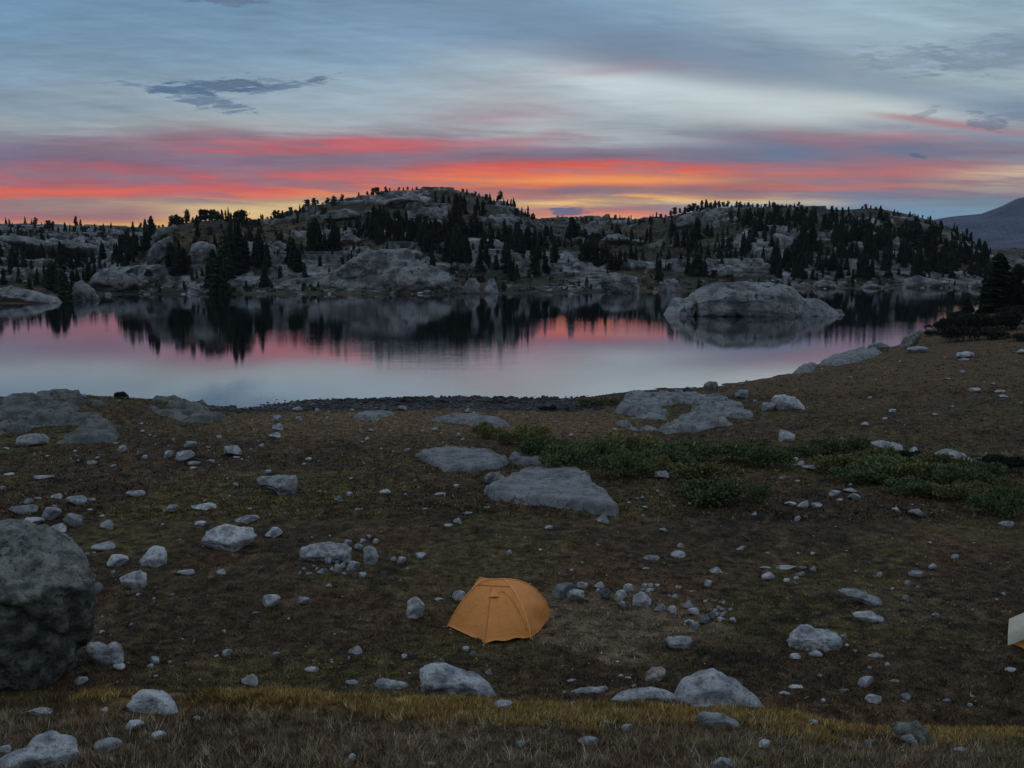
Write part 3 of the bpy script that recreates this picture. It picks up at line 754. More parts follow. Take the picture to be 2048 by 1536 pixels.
def hero(name, poly, label, cat='boulder', mat=None, group=None, far=False, d=None, sub=5, dr=0.42, rough=0.04, seed=1, base=None, cuts=12, down=0.25, crease=0.25, under=0.0, ledge=0.035):
    poly = np.array(poly, float)
    by = poly[:, 1].max() if base is None else base
    x0, x1 = poly[:, 0].min(), poly[:, 0].max()
    cx = 0.5 * (x0 + x1); cyy = 0.5 * (poly[:, 1].min() + poly[:, 1].max())
    if d is None:
        P = hit(cx, by, far); d = P[1]
    r = ray(cx, by)
    s = (d / r[1]) / F
    e = max(view_sink(cx, by), 0.01)
    w = (x1 - x0) * s; hgt = (poly[:, 1].max() - poly[:, 1].min()) * s
    b = dr * w
    b = min(b, max(0.5 * hgt / 2 / max(math.sin(e), 0.05), 0.16 * w)) if e > 0.08 else b
    kz = math.sqrt(max(1 - (b * math.sin(e) / (hgt / 2)) ** 2, 0.3))
    L = np.stack([(poly[:, 0] - cx) * s, (cyy - poly[:, 1]) * s * kz], -1)
    # top and bottom of the outline along its width
    n = len(L)
    xs_ = np.linspace(-w / 2, w / 2, 241)
    topz = np.full(241, -1e9); botz = np.full(241, 1e9)
    for i in range(n):
        A, B = L[i], L[(i + 1) % n]
        a0, a1 = (A, B) if A[0] <= B[0] else (B, A)
        on = (xs_ >= a0[0] - 1e-6) & (xs_ <= a1[0] + 1e-6)
        zz_ = a0[1] + (a1[1] - a0[1]) * np.clip((xs_ - a0[0]) / max(a1[0] - a0[0], 1e-6), 0, 1)
        topz = np.where(on, np.maximum(topz, zz_), topz); botz = np.where(on, np.minimum(botz, zz_), botz)
    k3 = np.array([1, 4, 6, 4, 1]) / 16.0
    topz = np.convolve(np.pad(topz, 2, mode='edge'), k3, 'valid'); botz = np.convolve(np.pad(botz, 2, mode='edge'), k3, 'valid')
    if x1 - x0 < 75: sub = min(sub, 4)
    v0_, f = ico(sub)
    v = v0_.copy()
    rg = np.random.default_rng(seed * 13 + 5)
    for k in range(cuts):
        nn = rg.normal(size=3); nn[1] = -abs(nn[1]) * 1.6; nn[2] *= 0.8; nn /= np.linalg.norm(nn)
        o_ = rg.uniform(0.55, 0.86); q = v @ nn - o_
        v = v - np.where(q > 0, q * 0.97, 0)[:, None] * nn
    s_ = np.sqrt(np.maximum(1 - v0_[:, 0] ** 2, 1e-6))
    X_ = np.sign(v0_[:, 0]) * (1 - (1 - np.abs(v0_[:, 0])) ** 0.85) * w / 2
    tz_, bz_ = np.interp(X_, xs_, topz), np.interp(X_, xs_, botz)
    mid_, hal_ = 0.5 * (tz_ + bz_), 0.5 * (tz_ - bz_)
    cut_ = np.linalg.norm(v, axis=1)
    Z_ = mid_ + hal_ * v0_[:, 2] / s_ * np.minimum(1, 0.25 + 0.75 * cut_ + 0.25 * np.abs(v0_[:, 2] / s_) ** 4)
    Y_ = v[:, 1] / s_ * b * np.sqrt(np.clip(hal_ / (hgt / 2), 0.12, 1)) * np.minimum(1, s_ * 1.6)
    size = max(w, hgt)
    up = np.array([0, math.sin(e), math.cos(e)])
    pts = np.stack([X_, Y_ + Z_ * up[1], Z_ * up[2]], -1)
    nrm = np.stack([X_ / (w / 2) ** 2, Y_ / max(b, 1e-3) ** 2, Z_ / (hgt / 2) ** 2], -1)
    nrm /= np.linalg.norm(nrm, axis=1)[:, None] + 1e-9
    q = pts / size * 5 + seed * 7.7
    disp = rough * size * (0.7 * fbm(q, 0.9, 4, 0.55) + 0.55 * (0.3 - np.abs(fbm(q + 60, 2.6, 4, 0.55))) - crease * np.exp(-(np.abs(fbm(q + 30, 0.5, 3)) / 0.045) ** 2))
    if ledge:
        for fq, wt in ((0.55, 1.0), (1.3, 0.6), (2.7, 0.35)):
            t_ = fbm(q * np.array([0.7, 1, 1.6]) + 11 * fq, fq, 3) * 4
            st_ = np.floor(t_) + sstep(t_ - np.floor(t_), 0.35, 0.65)
            disp = disp + ledge * min(w, hgt * 1.6) * wt * np.clip(st_ - 0.75, -2, 0.6) * 0.5
    pts = pts + nrm * disp[:, None]
    if under: pts[:, 1] += under * np.maximum(-Z_ + 0.12 * hgt, 0)
    # carry the foot down into the ground
    r2 = ray(cx, cyy)
    dd = d + 0.7 * b
    loc = r2 * (dd / r2[1])
    low = pts[:, 2] < 0
    gz_ = ground_z(loc[0], loc[1], far)
    need = (loc[2] - gz_) + down * hgt
    zmin = -pts[:, 2].min()
    if need > zmin > 0: pts[low, 2] *= need / zmin
    me = mesh_from(name, pts, f, True)
    return link(name, me, mat or M_STONE, loc=loc, label=label, cat=cat, group=group)

def in_poly(px, py, poly):
    poly = np.asarray(poly, float)
    c = np.zeros(len(px), bool)
    n = len(poly)
    for i in range(n):
        x0, y0 = poly[i]; x1, y1 = poly[(i + 1) % n]
        if y0 == y1: continue
        k = ((y0 > py) != (y1 > py)) & (px < (x1 - x0) * (py - y0) / (y1 - y0) + x0)
        c ^= k
    return c

def flat_rock(name, poly, h, label, mat=None, edge=0.7, n=110, seed=1, cat='rock outcrop', far=False, steps=0.06, rough=0.06, patch=0.0):
    W2 = np.array([hit(x, y, far)[:2] for x, y in poly])
    lo, hi_ = W2.min(0) - 0.5, W2.max(0) + 0.5
    nx = n; ny = max(30, int(n * (hi_[1] - lo[1]) / (hi_[0] - lo[0]))); ny = min(ny, 2 * n)
    gx_, gy_ = np.meshgrid(np.linspace(lo[0], hi_[0], nx), np.linspace(lo[1], hi_[1], ny))
    gx_, gy_ = gx_.ravel(), gy_.ravel()
    wob = 0.35 * edge
    qx = gx_ + wob * fbm(xy3(gx_, gy_, seed), 0.9, 3); qy = gy_ + wob * fbm(xy3(gx_, gy_, seed + 9), 0.9, 3)
    ins = in_poly(qx, qy, W2)
    dist = np.full(len(gx_), 1e9)
    for i in range(len(W2)):
        A, B = W2[i], W2[(i + 1) % len(W2)]
        AB = B - A
        t_ = np.clip(((qx - A[0]) * AB[0] + (qy - A[1]) * AB[1]) / (AB @ AB), 0, 1)
        dist = np.minimum(dist, np.hypot(qx - A[0] - t_ * AB[0], qy - A[1] - t_ * AB[1]))
    sd = np.where(ins, dist, -dist)
    p_ = xy3(gx_, gy_, seed * 3.0)
    g = zg(gx_, gy_) if not far else zh(gx_, gy_)
    prof = sstep(sd, 0.0, edge)
    if patch: prof = prof * sstep(fbm(p_ + 77, 0.35, 4, 0.6), -0.25 + patch * 0.3, -0.10 + patch * 0.3)
    cr = np.exp(-(np.abs(fbm(p_ * np.array([0.5, 1.0, 1]), 0.45, 3)) / 0.03) ** 2)
    st = fbm(p_, 0.5, 3)
    z = g - 0.12 + (h + 0.12) * prof + prof * (rough * fbm(p_ + 5, 0.7, 5, 0.55) - 0.12 * cr + steps * sstep(st, 0.0, 0.06) + 0.6 * steps * sstep(st, 0.25, 0.3))
    z = np.where(sd < -0.05, g - 0.35, z)
    fc = grid_faces(ny, nx)
    keep = (sd[fc] > -0.25 * edge - 0.1).any(1)
    fc = fc[keep]
    used = np.unique(fc)
    re = np.full(len(gx_), -1); re[used] = np.arange(len(used))
    me = mesh_from(name, np.stack([gx_, gy_, z], -1)[used], re[fc], True)
    return link(name, me, mat or M_BED, label=label, cat=cat)

# --- bedrock
flat_rock('rock_outcrop', [(962,985),(1000,966),(1045,946),(1100,939),(1150,941),(1182,962),(1215,992),(1243,1024),(1235,1036),(1190,1031),(1130,1017),(1060,1013),(985,1001)], 0.30, 'broad grey slab of bedrock sloping from the willows, widest flat rock in the meadow', edge=0.22, seed=2)
flat_rock('rock_outcrop', [(822,914),(850,903),(900,899),(950,900),(1000,911),(1025,926),(1000,938),(940,946),(890,946),(860,931)], 0.22, 'low grey bedrock sheet just behind the broad slab, on the bare slope', edge=0.3, seed=3)
flat_rock('rock_outcrop', [(1008,915),(1040,908),(1075,915),(1098,929),(1060,932),(1018,927)], 0.35, 'small grey bedrock hump between the broad slab and the willows', edge=0.5, n=60, seed=4)
flat_rock('rock_outcrop', [(1245,798),(1270,786),(1340,784),(1395,792),(1480,806),(1512,832),(1480,851),(1400,864),(1330,870),(1260,862),(1222,848),(1272,832),(1222,826)], 0.22, 'cracked grey outcrop at the lake edge under two dark boulders', edge=0.35, n=170, seed=5, steps=0.2, rough=0.3, patch=0.45)
flat_rock('rock_outcrop', [(-60,842),(0,806),(70,796),(140,788),(180,800),(235,818),(262,834),(225,857),(247,870),(235,886),(130,890),(0,892),(-80,892)], 0.28, 'big grey-green outcrop humped at the lake edge above the pale stones', mat=M_DARKBED, edge=0.5, n=190, seed=6, steps=0.18, rough=0.35, patch=0.55)
flat_rock('rock_outcrop', [(298,800),(330,794),(380,800),(430,818),(466,840),(440,849),(380,846),(320,832),(288,814)], 0.25, 'rounded dark outcrop running down to the water beside the shingle beach', mat=M_DARKBED, edge=0.5, n=150, seed=7, steps=0.12, rough=0.3, patch=0.5)
flat_rock('rock_outcrop', [(1632,732),(1690,712),(1750,702),(1772,706),(1742,718),(1680,733)], 0.5, 'long smooth grey ledge on the bank below the dark shore boulder', edge=0.9, n=90, seed=8)
flat_rock('rock_outcrop', [(1576,750),(1600,738),(1638,728),(1632,742)], 0.45, 'narrow grey ledge dipping into the lake along the grassy bank', edge=0.7, n=60, seed=9)
flat_rock('rock_outcrop', [(850,842),(900,830),(960,832),(1010,842),(1028,855),(980,860),(930,850)], 0.25, 'thin grey rock sheet on the dry slope just above the beach', edge=0.6, n=90, seed=10)
flat_rock('rock_outcrop', [(700,834),(760,826),(800,830),(770,838),(720,842)], 0.18, 'thin pale rock sheet at the top of the shingle beach', edge=0.5, n=50, seed=12)

# --- boulders with an outline of their own
B = [
 ('boulder', [(-260,1352),(-300,1200),(-240,1085),(-120,1035),(0,1026),(48,1040),(100,1070),(142,1104),(172,1143),(188,1182),(189,1216),(178,1246),(152,1276),(112,1308),(55,1340),(-100,1358)], 'huge dark lichen-covered boulder cut off by the picture edge', M_DARKROCK, dict(d=16.8, dr=0.36, rough=0.05, seed=3, cuts=9, sub=6, under=0.75, crease=0.5, ledge=0.018)),
 ('boulder', [(512,958),(520,952),(590,950),(595,962),(593,985),(585,991),(565,991),(548,981),(520,972)], 'pale trapezoid boulder standing alone on the dark slope', None, {}),
 ('boulder', [(399,1076),(410,1062),(425,1053),(445,1047),(470,1053),(500,1057),(513,1072),(505,1083),(490,1090),(480,1102),(455,1104),(430,1093),(405,1085)], 'large pale boulder with a pointed foot on the open slope', None, {}),
 ('boulder', [(276,1120),(290,1108),(298,1095),(310,1091),(325,1095),(333,1108),(332,1130),(322,1135),(290,1132)], 'pale triangular boulder beyond the big lichened boulder', None, {}),
 ('boulder', [(236,1156),(255,1147),(275,1140),(288,1147),(294,1160),(290,1173),(282,1180),(265,1174),(245,1167)], 'pale split boulder close beside the big lichened boulder', None, dict(crease=0.6)),
 ('boulder', [(595,1102),(600,1093),(630,1086),(660,1084),(690,1088),(703,1095),(702,1110),(690,1120),(660,1127),(630,1127),(598,1120)], 'long grey boulder backing the heap of small stones', M_STONE, {}),
 ('boulder', [(726,1094),(736,1090),(750,1096),(758,1112),(752,1128),(740,1131),(728,1126),(727,1110)], 'upright pale boulder at the end of the stone heap', None, {}),
 ('boulder', [(813,1215),(815,1202),(826,1192),(836,1196),(850,1210),(847,1224),(832,1232),(818,1236),(813,1228)], 'pointed pale boulder with a dark hollow side, short of the orange tent', None, dict(crease=0.5)),
 ('boulder', [(830,1352),(834,1330),(845,1322),(865,1319),(890,1324),(925,1337),(960,1352),(985,1368),(998,1388),(990,1396),(940,1392),(890,1388),(840,1388)], 'whale-backed grey boulder tapering into the yellow grass', None, dict(seed=4, cuts=7)),
 ('boulder', [(1340,1392),(1365,1368),(1388,1345),(1405,1338),(1430,1336),(1450,1345),(1470,1355),(1490,1375),(1515,1388),(1536,1405),(1532,1418),(1480,1412),(1420,1408),(1360,1406)], 'large pyramid-shaped grey boulder behind the yellow grass', None, dict(seed=6, cuts=8, rough=0.04, crease=0.5, ledge=0.03)),
 ('boulder', [(1219,1400),(1240,1385),(1270,1376),(1310,1373),(1340,1382),(1362,1396),(1345,1407),(1250,1406)], 'low rounded boulder leaning against the pyramid-shaped boulder', None, dict(seed=8)),
 ('boulder', [(1140,1383),(1160,1377),(1195,1373),(1212,1371),(1215,1378),(1206,1385),(1170,1389),(1145,1389)], 'long log-like pale stone lying before the low rounded boulder', None, {}),
 ('boulder', [(1287,1358),(1293,1345),(1305,1335),(1325,1333),(1333,1340),(1328,1352),(1315,1363),(1295,1364)], 'brownish tilted boulder just beyond the low rounded boulder', granite('brown_granite', (0.26,0.22,0.19), (0.10,0.085,0.075), (0.04,0.04,0.035), 3.0, 0.7, 0.05), {}),
 ('boulder', [(1331,1278),(1337,1273),(1370,1272),(1384,1275),(1386,1285),(1372,1296),(1350,1297),(1336,1290)], 'boat-shaped pale boulder alone past the bare dirt pitch', None, {}),
 ('boulder', [(1263,1202),(1268,1191),(1283,1183),(1292,1186),(1303,1200),(1302,1210),(1285,1214),(1266,1211)], 'peaked pale boulder, tallest in the row beside the orange tent', None, {}),
 ('boulder', [(1677,1180),(1690,1176),(1710,1177),(1735,1187),(1760,1196),(1768,1208),(1755,1212),(1725,1206),(1690,1193)], 'long smooth grey boulder sloping down across the meadow', M_STONE, {}),
 ('boulder', [(1704,1224),(1745,1222),(1755,1229),(1769,1236),(1766,1244),(1745,1246),(1725,1240),(1706,1234)], 'flat-topped pale boulder just below the long smooth boulder', None, {}),
 ('boulder', [(1568,1278),(1575,1268),(1595,1252),(1608,1241),(1622,1241),(1640,1252),(1668,1257),(1680,1272),(1692,1285),(1676,1302),(1645,1308),(1600,1302),(1572,1292)], 'large faceted boulder broken by deep cracks on the open meadow', None, dict(cuts=10, crease=0.9, rough=0.05, seed=11, ledge=0.06)),
 ('boulder', [(1782,1450),(1800,1443),(1840,1446),(1860,1460),(1866,1480),(1850,1490),(1810,1484),(1790,1468)], 'dark green mossy boulder on the grassy lip', M_DARKROCK, dict(seed=12)),
 ('boulder', [(1391,1434),(1400,1425),(1430,1423),(1455,1430),(1478,1444),(1488,1455),(1460,1458),(1400,1450)], 'oval grey boulder in the grass below the pyramid-shaped boulder', None, dict(seed=13, cuts=2)),
 ('boulder', [(250,1412),(262,1395),(280,1380),(300,1377),(322,1381),(340,1394),(355,1415),(362,1428),(320,1428),(260,1422)], 'rounded grey boulder bulging from the yellow grass', None, dict(seed=14, cuts=2)),
 ('boulder', [(0,1515),(20,1505),(45,1495),(62,1472),(90,1464),(115,1472),(145,1478),(155,1490),(162,1505),(150,1520),(90,1534),(0,1545),(-30,1542),(-20,1525)], 'big white angular boulder in the bottom corner of the grass', None, dict(seed=15, cuts=7)),
 ('boulder', [(170,1282),(190,1284),(208,1292),(220,1283),(232,1290),(240,1305),(250,1320),(247,1331),(225,1328),(195,1322),(172,1308)], 'two-humped pale boulder at the foot of the big lichened boulder', None, dict(crease=0.6, seed=16)),
 ('boulder', [(1543,798),(1552,789),(1570,789),(1590,794),(1605,806),(1614,818),(1590,822),(1560,820),(1546,812)], 'large grey boulder above the cracked lakeside outcrop', None, dict(seed=17)),
 ('boulder', [(1738,895),(1742,884),(1765,880),(1790,883),(1808,890),(1808,903),(1790,912),(1765,912),(1742,906)], 'blocky pale boulder behind the willow band', None, dict(seed=18)),
 ('boulder', [(1867,920),(1872,908),(1890,898),(1905,897),(1925,906),(1945,918),(1948,930),(1920,935),(1880,932)], 'humped pale boulder at the far end of the willow band', None, dict(seed=19)),
 ('boulder', [(1556,870),(1562,858),(1572,860),(1592,869),(1588,878),(1570,883),(1557,881)], 'whitish wedge boulder where the brown slope meets the willows', None, dict(seed=20)),
 ('boulder', [(967,955),(975,945),(995,943),(1010,952),(1012,963),(990,970),(970,967)], 'dark blocky boulder resting against the broad bedrock slab', M_DARKROCK, dict(seed=21)),
 ('boulder', [(748,1372),(752,1358),(765,1354),(780,1360),(815,1367),(818,1375),(790,1379),(760,1380)], 'low pale boulder with a knob, beside the whale-backed boulder', None, dict(seed=22)),
 ('boulder', [(31,882),(35,872),(55,866),(80,867),(95,876),(97,890),(70,893),(32,893)], 'pale rounded boulder set against the grey-green outcrop', None, dict(seed=23)),
 ('boulder', [(1406,774),(1408,768),(1420,761),(1434,763),(1437,773),(1430,777),(1412,778)], 'dark block on the skyline of the cracked lakeside outcrop', M_DARKROCK, dict(seed=24)),
 ('boulder', [(1798,690),(1808,676),(1825,664),(1842,656),(1847,668),(1840,682),(1815,694)], 'dark sloping boulder at the waterline under the bushes', M_DARKROCK, dict(seed=25)),
 ('boulder', [(1735,702),(1740,690),(1760,684),(1776,690),(1778,700),(1760,704)], 'dark humped boulder at the water above the long ledge', M_DARKROCK, dict(seed=26)),
]
B.append(('boulder', [(1813,700),(1820,694),(1840,691),(1856,695),(1850,703),(1825,706)], 'flat pale boulder in the turf just uphill from the dark shore boulders', None, dict(seed=27)))
B.append(('boulder', [(1912,712),(1918,704),(1935,702),(1947,706),(1946,714),(1925,716)], 'smooth pale boulder below the black bushes', None, dict(seed=28)))
for nm, poly, lab, mt, kw in B:
    hero(nm, poly, lab, 'boulder', mt, **kw)

# --- rocks across the lake
FARB = [
 ('island', [(1301,634),(1330,612),(1365,592),(1400,575),(1440,564),(1500,559),(1545,562),(1580,573),(1610,588),(1632,604),(1665,612),(1688,622),(1712,634),(1600,640),(1450,642),(1340,640)], 'rocky granite island humped out of the dark lake', dict(d=170, dr=0.30, ledge=0.055, sub=6, rough=0.030, seed=31, cuts=14, crease=0.9)),
 ('granite_dome', [(598,592),(622,577),(645,554),(675,529),(702,508),(728,498),(775,494),(822,495),(836,501),(834,540),(820,575),(780,592),(700,596)], 'great pale granite dome sloping into the lake below the summit', dict(d=268, dr=0.22, sub=6, rough=0.03, seed=32, cuts=6, crease=0.8)),
 ('granite_dome', [(782,592),(776,560),(790,535),(812,521),(842,522),(878,532),(903,542),(918,557),(914,574),(900,592)], 'darker rounded granite dome leaning on the great pale dome', dict(d=266, dr=0.22, sub=5, rough=0.03, seed=33, cuts=3)),
 ('shore_boulder', [(922,588),(928,567),(940,556),(952,554),(960,566),(962,590),(940,592)], 'squat pale boulder at the waterline beside the darker dome', dict(d=263, seed=34)),
 ('shore_boulder', [(966,578),(975,561),(988,555),(994,567),(998,582),(990,592),(970,590)], 'pale notched boulder at the waterline, next along from the squat one', dict(d=263, seed=35)),
 ('shore_cliff', [(1194,562),(1205,546),(1230,545),(1255,549),(1275,553),(1281,570),(1279,587),(1240,587),(1208,576)], 'broken pale cliff at the waterline short of the island', dict(d=268, seed=36, crease=0.8, cuts=9)),
 ('shore_boulder', [(1318,582),(1330,558),(1350,554),(1363,573),(1357,588),(1325,588)], 'pale cracked boulder behind the near tip of the island', dict(d=274, seed=37, crease=0.6)),
 ('shore_boulder', [(-40,606),(-30,577),(20,571),(55,576),(90,589),(115,599),(128,609),(60,612),(-30,612)], 'long low pale rock forming the tip of the wooded point', dict(d=216, dr=0.25, seed=38, crease=0.5)),
 ('shore_boulder', [(143,594),(155,564),(165,561),(185,578),(202,595),(180,603),(145,602)], 'slanting reddish-grey rock at the mouth of the wooded inlet', dict(d=230, seed=39)),
 ('granite_dome', [(1416,548),(1440,534),(1463,528),(1471,545),(1462,554),(1430,556)], 'white tilted slab above the shore behind the island', dict(seed=40, cuts=6)),
 ('shore_cliff', [(1803,579),(1806,561),(1825,554),(1840,551),(1870,556),(1890,560),(1906,575),(1870,580)], 'white cliff at the waterline beneath the densest trees', dict(d=305, seed=41, dr=0.25, crease=0.8, cuts=8)),
 ('shore_boulder', [(1935,578),(1945,563),(1965,558),(1985,566),(1992,579)], 'pale boulder at the waterline beside the right bank spruce', dict(d=305, seed=42)),
 ('shore_boulder', [(1622,578),(1635,561),(1650,556),(1668,566),(1680,578)], 'pale humped boulder at the waterline past the tail of the island', dict(d=300, seed=43)),
 ('shore_boulder', [(1720,578),(1735,566),(1750,567),(1765,578)], 'small pale boulder on the shore short of the white cliff', dict(d=302, seed=44)),
 ('granite_boulder', [(1268,536),(1275,522),(1284,521),(1296,535),(1280,541)], 'small white boulder shining on the meadow slope', dict(seed=45)),
 ('granite_slab', [(1543,470),(1550,464),(1575,471),(1610,484),(1619,495),(1590,501),(1562,506),(1553,490)], 'long pale tilted slab among the trees of the wooded knoll', dict(seed=46)),
 ('granite_cliff', [(1782,502),(1785,480),(1795,472),(1801,485),(1799,503)], 'bright narrow cliff, larger of two among the dense trees', dict(seed=47)),
 ('granite_cliff', [(1812,497),(1815,484),(1824,486),(1823,499)], 'bright small cliff, smaller of two among the dense trees', dict(seed=48)),
 ('granite_dome', [(765,408),(785,396),(810,390),(835,393),(855,403),(861,414),(820,417),(775,415)], 'smooth rounded dome just under the summit skyline', dict(seed=49, dr=0.3, cuts=2)),
 ('granite_dome', [(828,432),(845,413),(875,412),(900,425),(906,441),(870,447)], 'pale streaked dome below the smooth summit dome', dict(seed=50, dr=0.3)),
 ('granite_dome', [(638,434),(655,421),(690,415),(720,425),(732,441),(690,443),(645,440)], 'long low dome under the ridge with lone round trees', dict(seed=51, dr=0.3, cuts=2)),
 ('granite_dome', [(1348,454),(1360,433),(1380,426),(1398,440),(1400,456),(1370,457)], 'pale knuckle of rock at the start of the wooded knoll', dict(seed=52)),
 ('granite_dome', [(1402,455),(1406,431),(1425,428),(1441,441),(1438,457)], 'second pale knuckle of rock under the knoll skyline trees', dict(seed=53)),
 ('granite_dome', [(1138,470),(1165,449),(1190,441),(1207,455),(1202,472),(1160,477)], 'broad dome in the gap below the small cloud', dict(seed=54, dr=0.3, cuts=2)),
 ('granite_slab', [(1198,482),(1215,469),(1240,467),(1262,478),(1292,481),(1286,491),(1240,490)], 'broken pale slab on the middle slope right of the gap', dict(seed=55)),
 ('granite_dome', [(533,503),(545,486),(560,481),(576,491),(577,505),(550,507)], 'arched pale dome between dark spruces on the left slope', dict(seed=56)),
 ('granite_cliff', [(288,524),(300,492),(320,476),(345,471),(352,490),(332,512),(310,534)], 'steep grey cliff on the outer face of the rocky knob', dict(seed=57, crease=0.6)),
 ('granite_cliff', [(368,520),(385,486),(410,479),(432,490),(434,522),(400,534)], 'broad grey cliff in the middle of the rocky knob', dict(seed=58, crease=0.6)),
 ('granite_slab', [(168,574),(190,549),(215,538),(260,546),(277,566),(230,584),(190,584)], 'rough grey slab at the foot of the rocky knob', dict(seed=59, crease=0.6)),
 ('granite_slab', [(-20,476),(40,472),(110,481),(180,488),(219,496),(216,509),(160,507),(100,507),(40,497)], 'long bare pale slab slanting across the low wooded hill', dict(seed=60, dr=0.2)),
 ('granite_boulder', [(638,472),(650,456),(662,461),(663,477),(645,480)], 'pale boulder between two tall spruces on the left slope', dict(seed=61)),
 ('granite_slab', [(673,474),(700,466),(726,481),(715,490),(680,488)], 'pale cracked slab above the great pale dome', dict(seed=62)),
 ('granite_slab', [(725,430),(732,420),(755,420),(758,430)], 'small bright slab on the ridge flank', dict(seed=63)),
 ('granite_boulder', [(470,590),(474,575),(482,571),(490,582),(488,593)], 'small bright rock at the waterline under the tallest left spruces', dict(d=262, seed=64)),
]
for nm, poly, lab, kw in FARB:
    kw = dict(kw); kw.setdefault('sub', 5 if nm in ('island', 'granite_dome', 'shore_cliff') else 4); kw.setdefault('ledge', 0.05); kw.setdefault('rough', 0.055)
    hero(nm, poly, lab, 'rock island' if nm == 'island' else 'rock', M_FARROCK, far=True, **kw)

# --- the loose stones, one by one: photo foot point, width, height
def stones(phrase, items, group):
    items = sorted(items, key=lambda q: q[0])
    for k, it in enumerate(items):
        px, by, w, h = it[:4]
        tag = it[4] if len(it) > 4 else ''
        rg = random.Random(int(px * 31 + by))
        flat = w > 2.3 * h
        idx = rg.choice([12, 13, 14, 15, 3] if 'block' in tag else ([0, 1, 2, 3, 4, 5, 6] if rg.random() < 0.55 else [7, 8, 9, 10, 11]))
        o = place_rock(px, by, w, h, idx)
        if 'dark' in tag:
            o.data = ROCKS_DARK[idx]
        shape = 'dark' if 'dark' in tag else ('flat pale' if flat else ('blocky pale' if 'block' in tag else ('angular pale' if idx < 7 else 'rounded pale')))
        size = 'large' if w > 34 else ('medium' if w > 20 else ('small' if w > 11 else 'tiny'))
        o['label'] = f"{size} {shape} stone, {ordinal(k)} from left {phrase}"
        o['category'] = 'stone'; o['group'] = group
ROCKS_DARK = []
M_SLATE = granite('dark_granite', (0.16, 0.17, 0.175), (0.07, 0.075, 0.08), (0.03, 0.035, 0.03), 3.0, 0.6, 0.02)
for me in ROCKS:
    q = me.copy(); q.materials.clear(); q.materials.append(M_SLATE); ROCKS_DARK.append(q)

stones('on the slope under the humped outcrop', [(12,900,14,6),(245,907,18,16),(184,933,19,13),(290,919,12,9),(277,911,8,8),(226,934,14,6),(20,952,22,7),(84,959,44,8),(5,979,12,7),(150,905,9,5),(195,918,10,5),(95,915,12,5),(232,890,12,6),(285,865,9,5),(283,850,8,5),(300,873,8,5),(160,963,9,5)], 'stones under the humped outcrop')
stones('around the pale pair high on the slope', [(337,918,19,17),(369,923,40,22),(380,897,26,14),(346,886,9,9),(388,932,24,10),(385,940,19,6),(465,913,34,22),(470,918,20,6),(438,878,12,7),(524,897,12,10),(421,926,17,8),(502,905,8,8),(415,897,11,5),(310,876,9,6)], 'stones high on the slope')
stones('on the dry slope above the beach', [(553,845,19,15),(556,862,24,15),(551,875,26,10),(596,823,22,10),(597,842,15,10),(634,829,10,12),(617,922,14,7),(608,931,10,5),(804,821,20,10),(935,825,15,9),(742,864,14,7),(870,863,14,8),(917,874,10,9),(926,883,9,7),(780,864,11,4),(734,880,11,7),(763,900,6,5),(787,905,10,5),(815,902,16,6),(845,864,10,5),(738,844,8,5),(655,838,9,5),(702,823,12,6)], 'stones on the dry slope above the beach')
stones('on the slope around the lone trapezoid boulder', [(536,950,15,10),(471,972,12,7),(677,1004,17,12),(699,994,12,10),(771,989,24,11),(831,965,9,7),(881,991,24,6),(912,975,12,7),(702,960,8,5),(810,991,7,5),(640,985,8,5),(915,1048,18,12),(897,1055,17,8),(935,1029,22,5),(975,1018,14,5),(718,1020,18,4),(850,1021,12,5)], 'stones around the trapezoid boulder')
stones('behind the big lichened boulder', [(271,995,38,15),(115,998,26,11),(153,1012,40,22),(182,1003,18,7),(55,1009,20,13),(47,1031,56,22,'dark'),(102,1042,40,26),(108,1017,12,8),(147,1055,41,30),(118,1066,38,19),(215,1060,30,20),(75,1000,14,6),(180,1022,10,5),(63,1052,48,16),(205,1035,10,6)], 'stones behind the lichened boulder')
stones('around the pointed-foot boulder', [(411,1020,56,15),(344,1026,26,16),(401,1052,24,10),(491,1047,53,19),(546,1077,36,24),(372,1151,34,12),(443,1149,20,11),(325,1052,8,5),(500,1020,9,5),(360,1082,8,4),(395,1046,14,4),(410,1003,8,4)], 'stones around the pointed-foot boulder')
stones('just beside the lichened boulder', [(210,1102,51,19),(234,1135,44,24),(227,1149,11,8),(197,1191,14,27),(277,1193,10,7),(262,1252,9,7),(203,1268,12,7),(175,1112,8,8),(188,1108,7,5),(308,1200,7,5),(345,1192,8,5)], 'stones beside the lichened boulder')
stones('on the turf below the lichened boulder', [(238,1340,24,13),(308,1329,23,18),(301,1335,16,8),(158,1371,32,20),(454,1314,22,16),(501,1371,37,22),(364,1283,8,8),(356,1240,9,8),(448,1267,7,8),(339,1328,9,7),(310,1355,10,6),(433,1314,12,5),(146,1335,10,12)], 'stones on the turf below the lichened boulder')
stones('on the turf short of the tent', [(541,1217,38,26),(606,1209,27,14),(658,1176,14,9),(552,1311,16,8),(623,1344,30,10),(712,1310,31,18),(662,1323,9,6),(698,1322,6,9),(808,1319,12,10),(703,1370,27,10),(826,1237,19,10),(878,1202,18,6),(918,1203,28,21),(931,1304,16,11),(946,1314,12,11),(883,1326,10,9),(977,1350,17,12),(901,1268,6,5),(578,1240,7,5),(512,1228,16,5),(815,1140,9,5)], 'stones on the turf short of the tent')
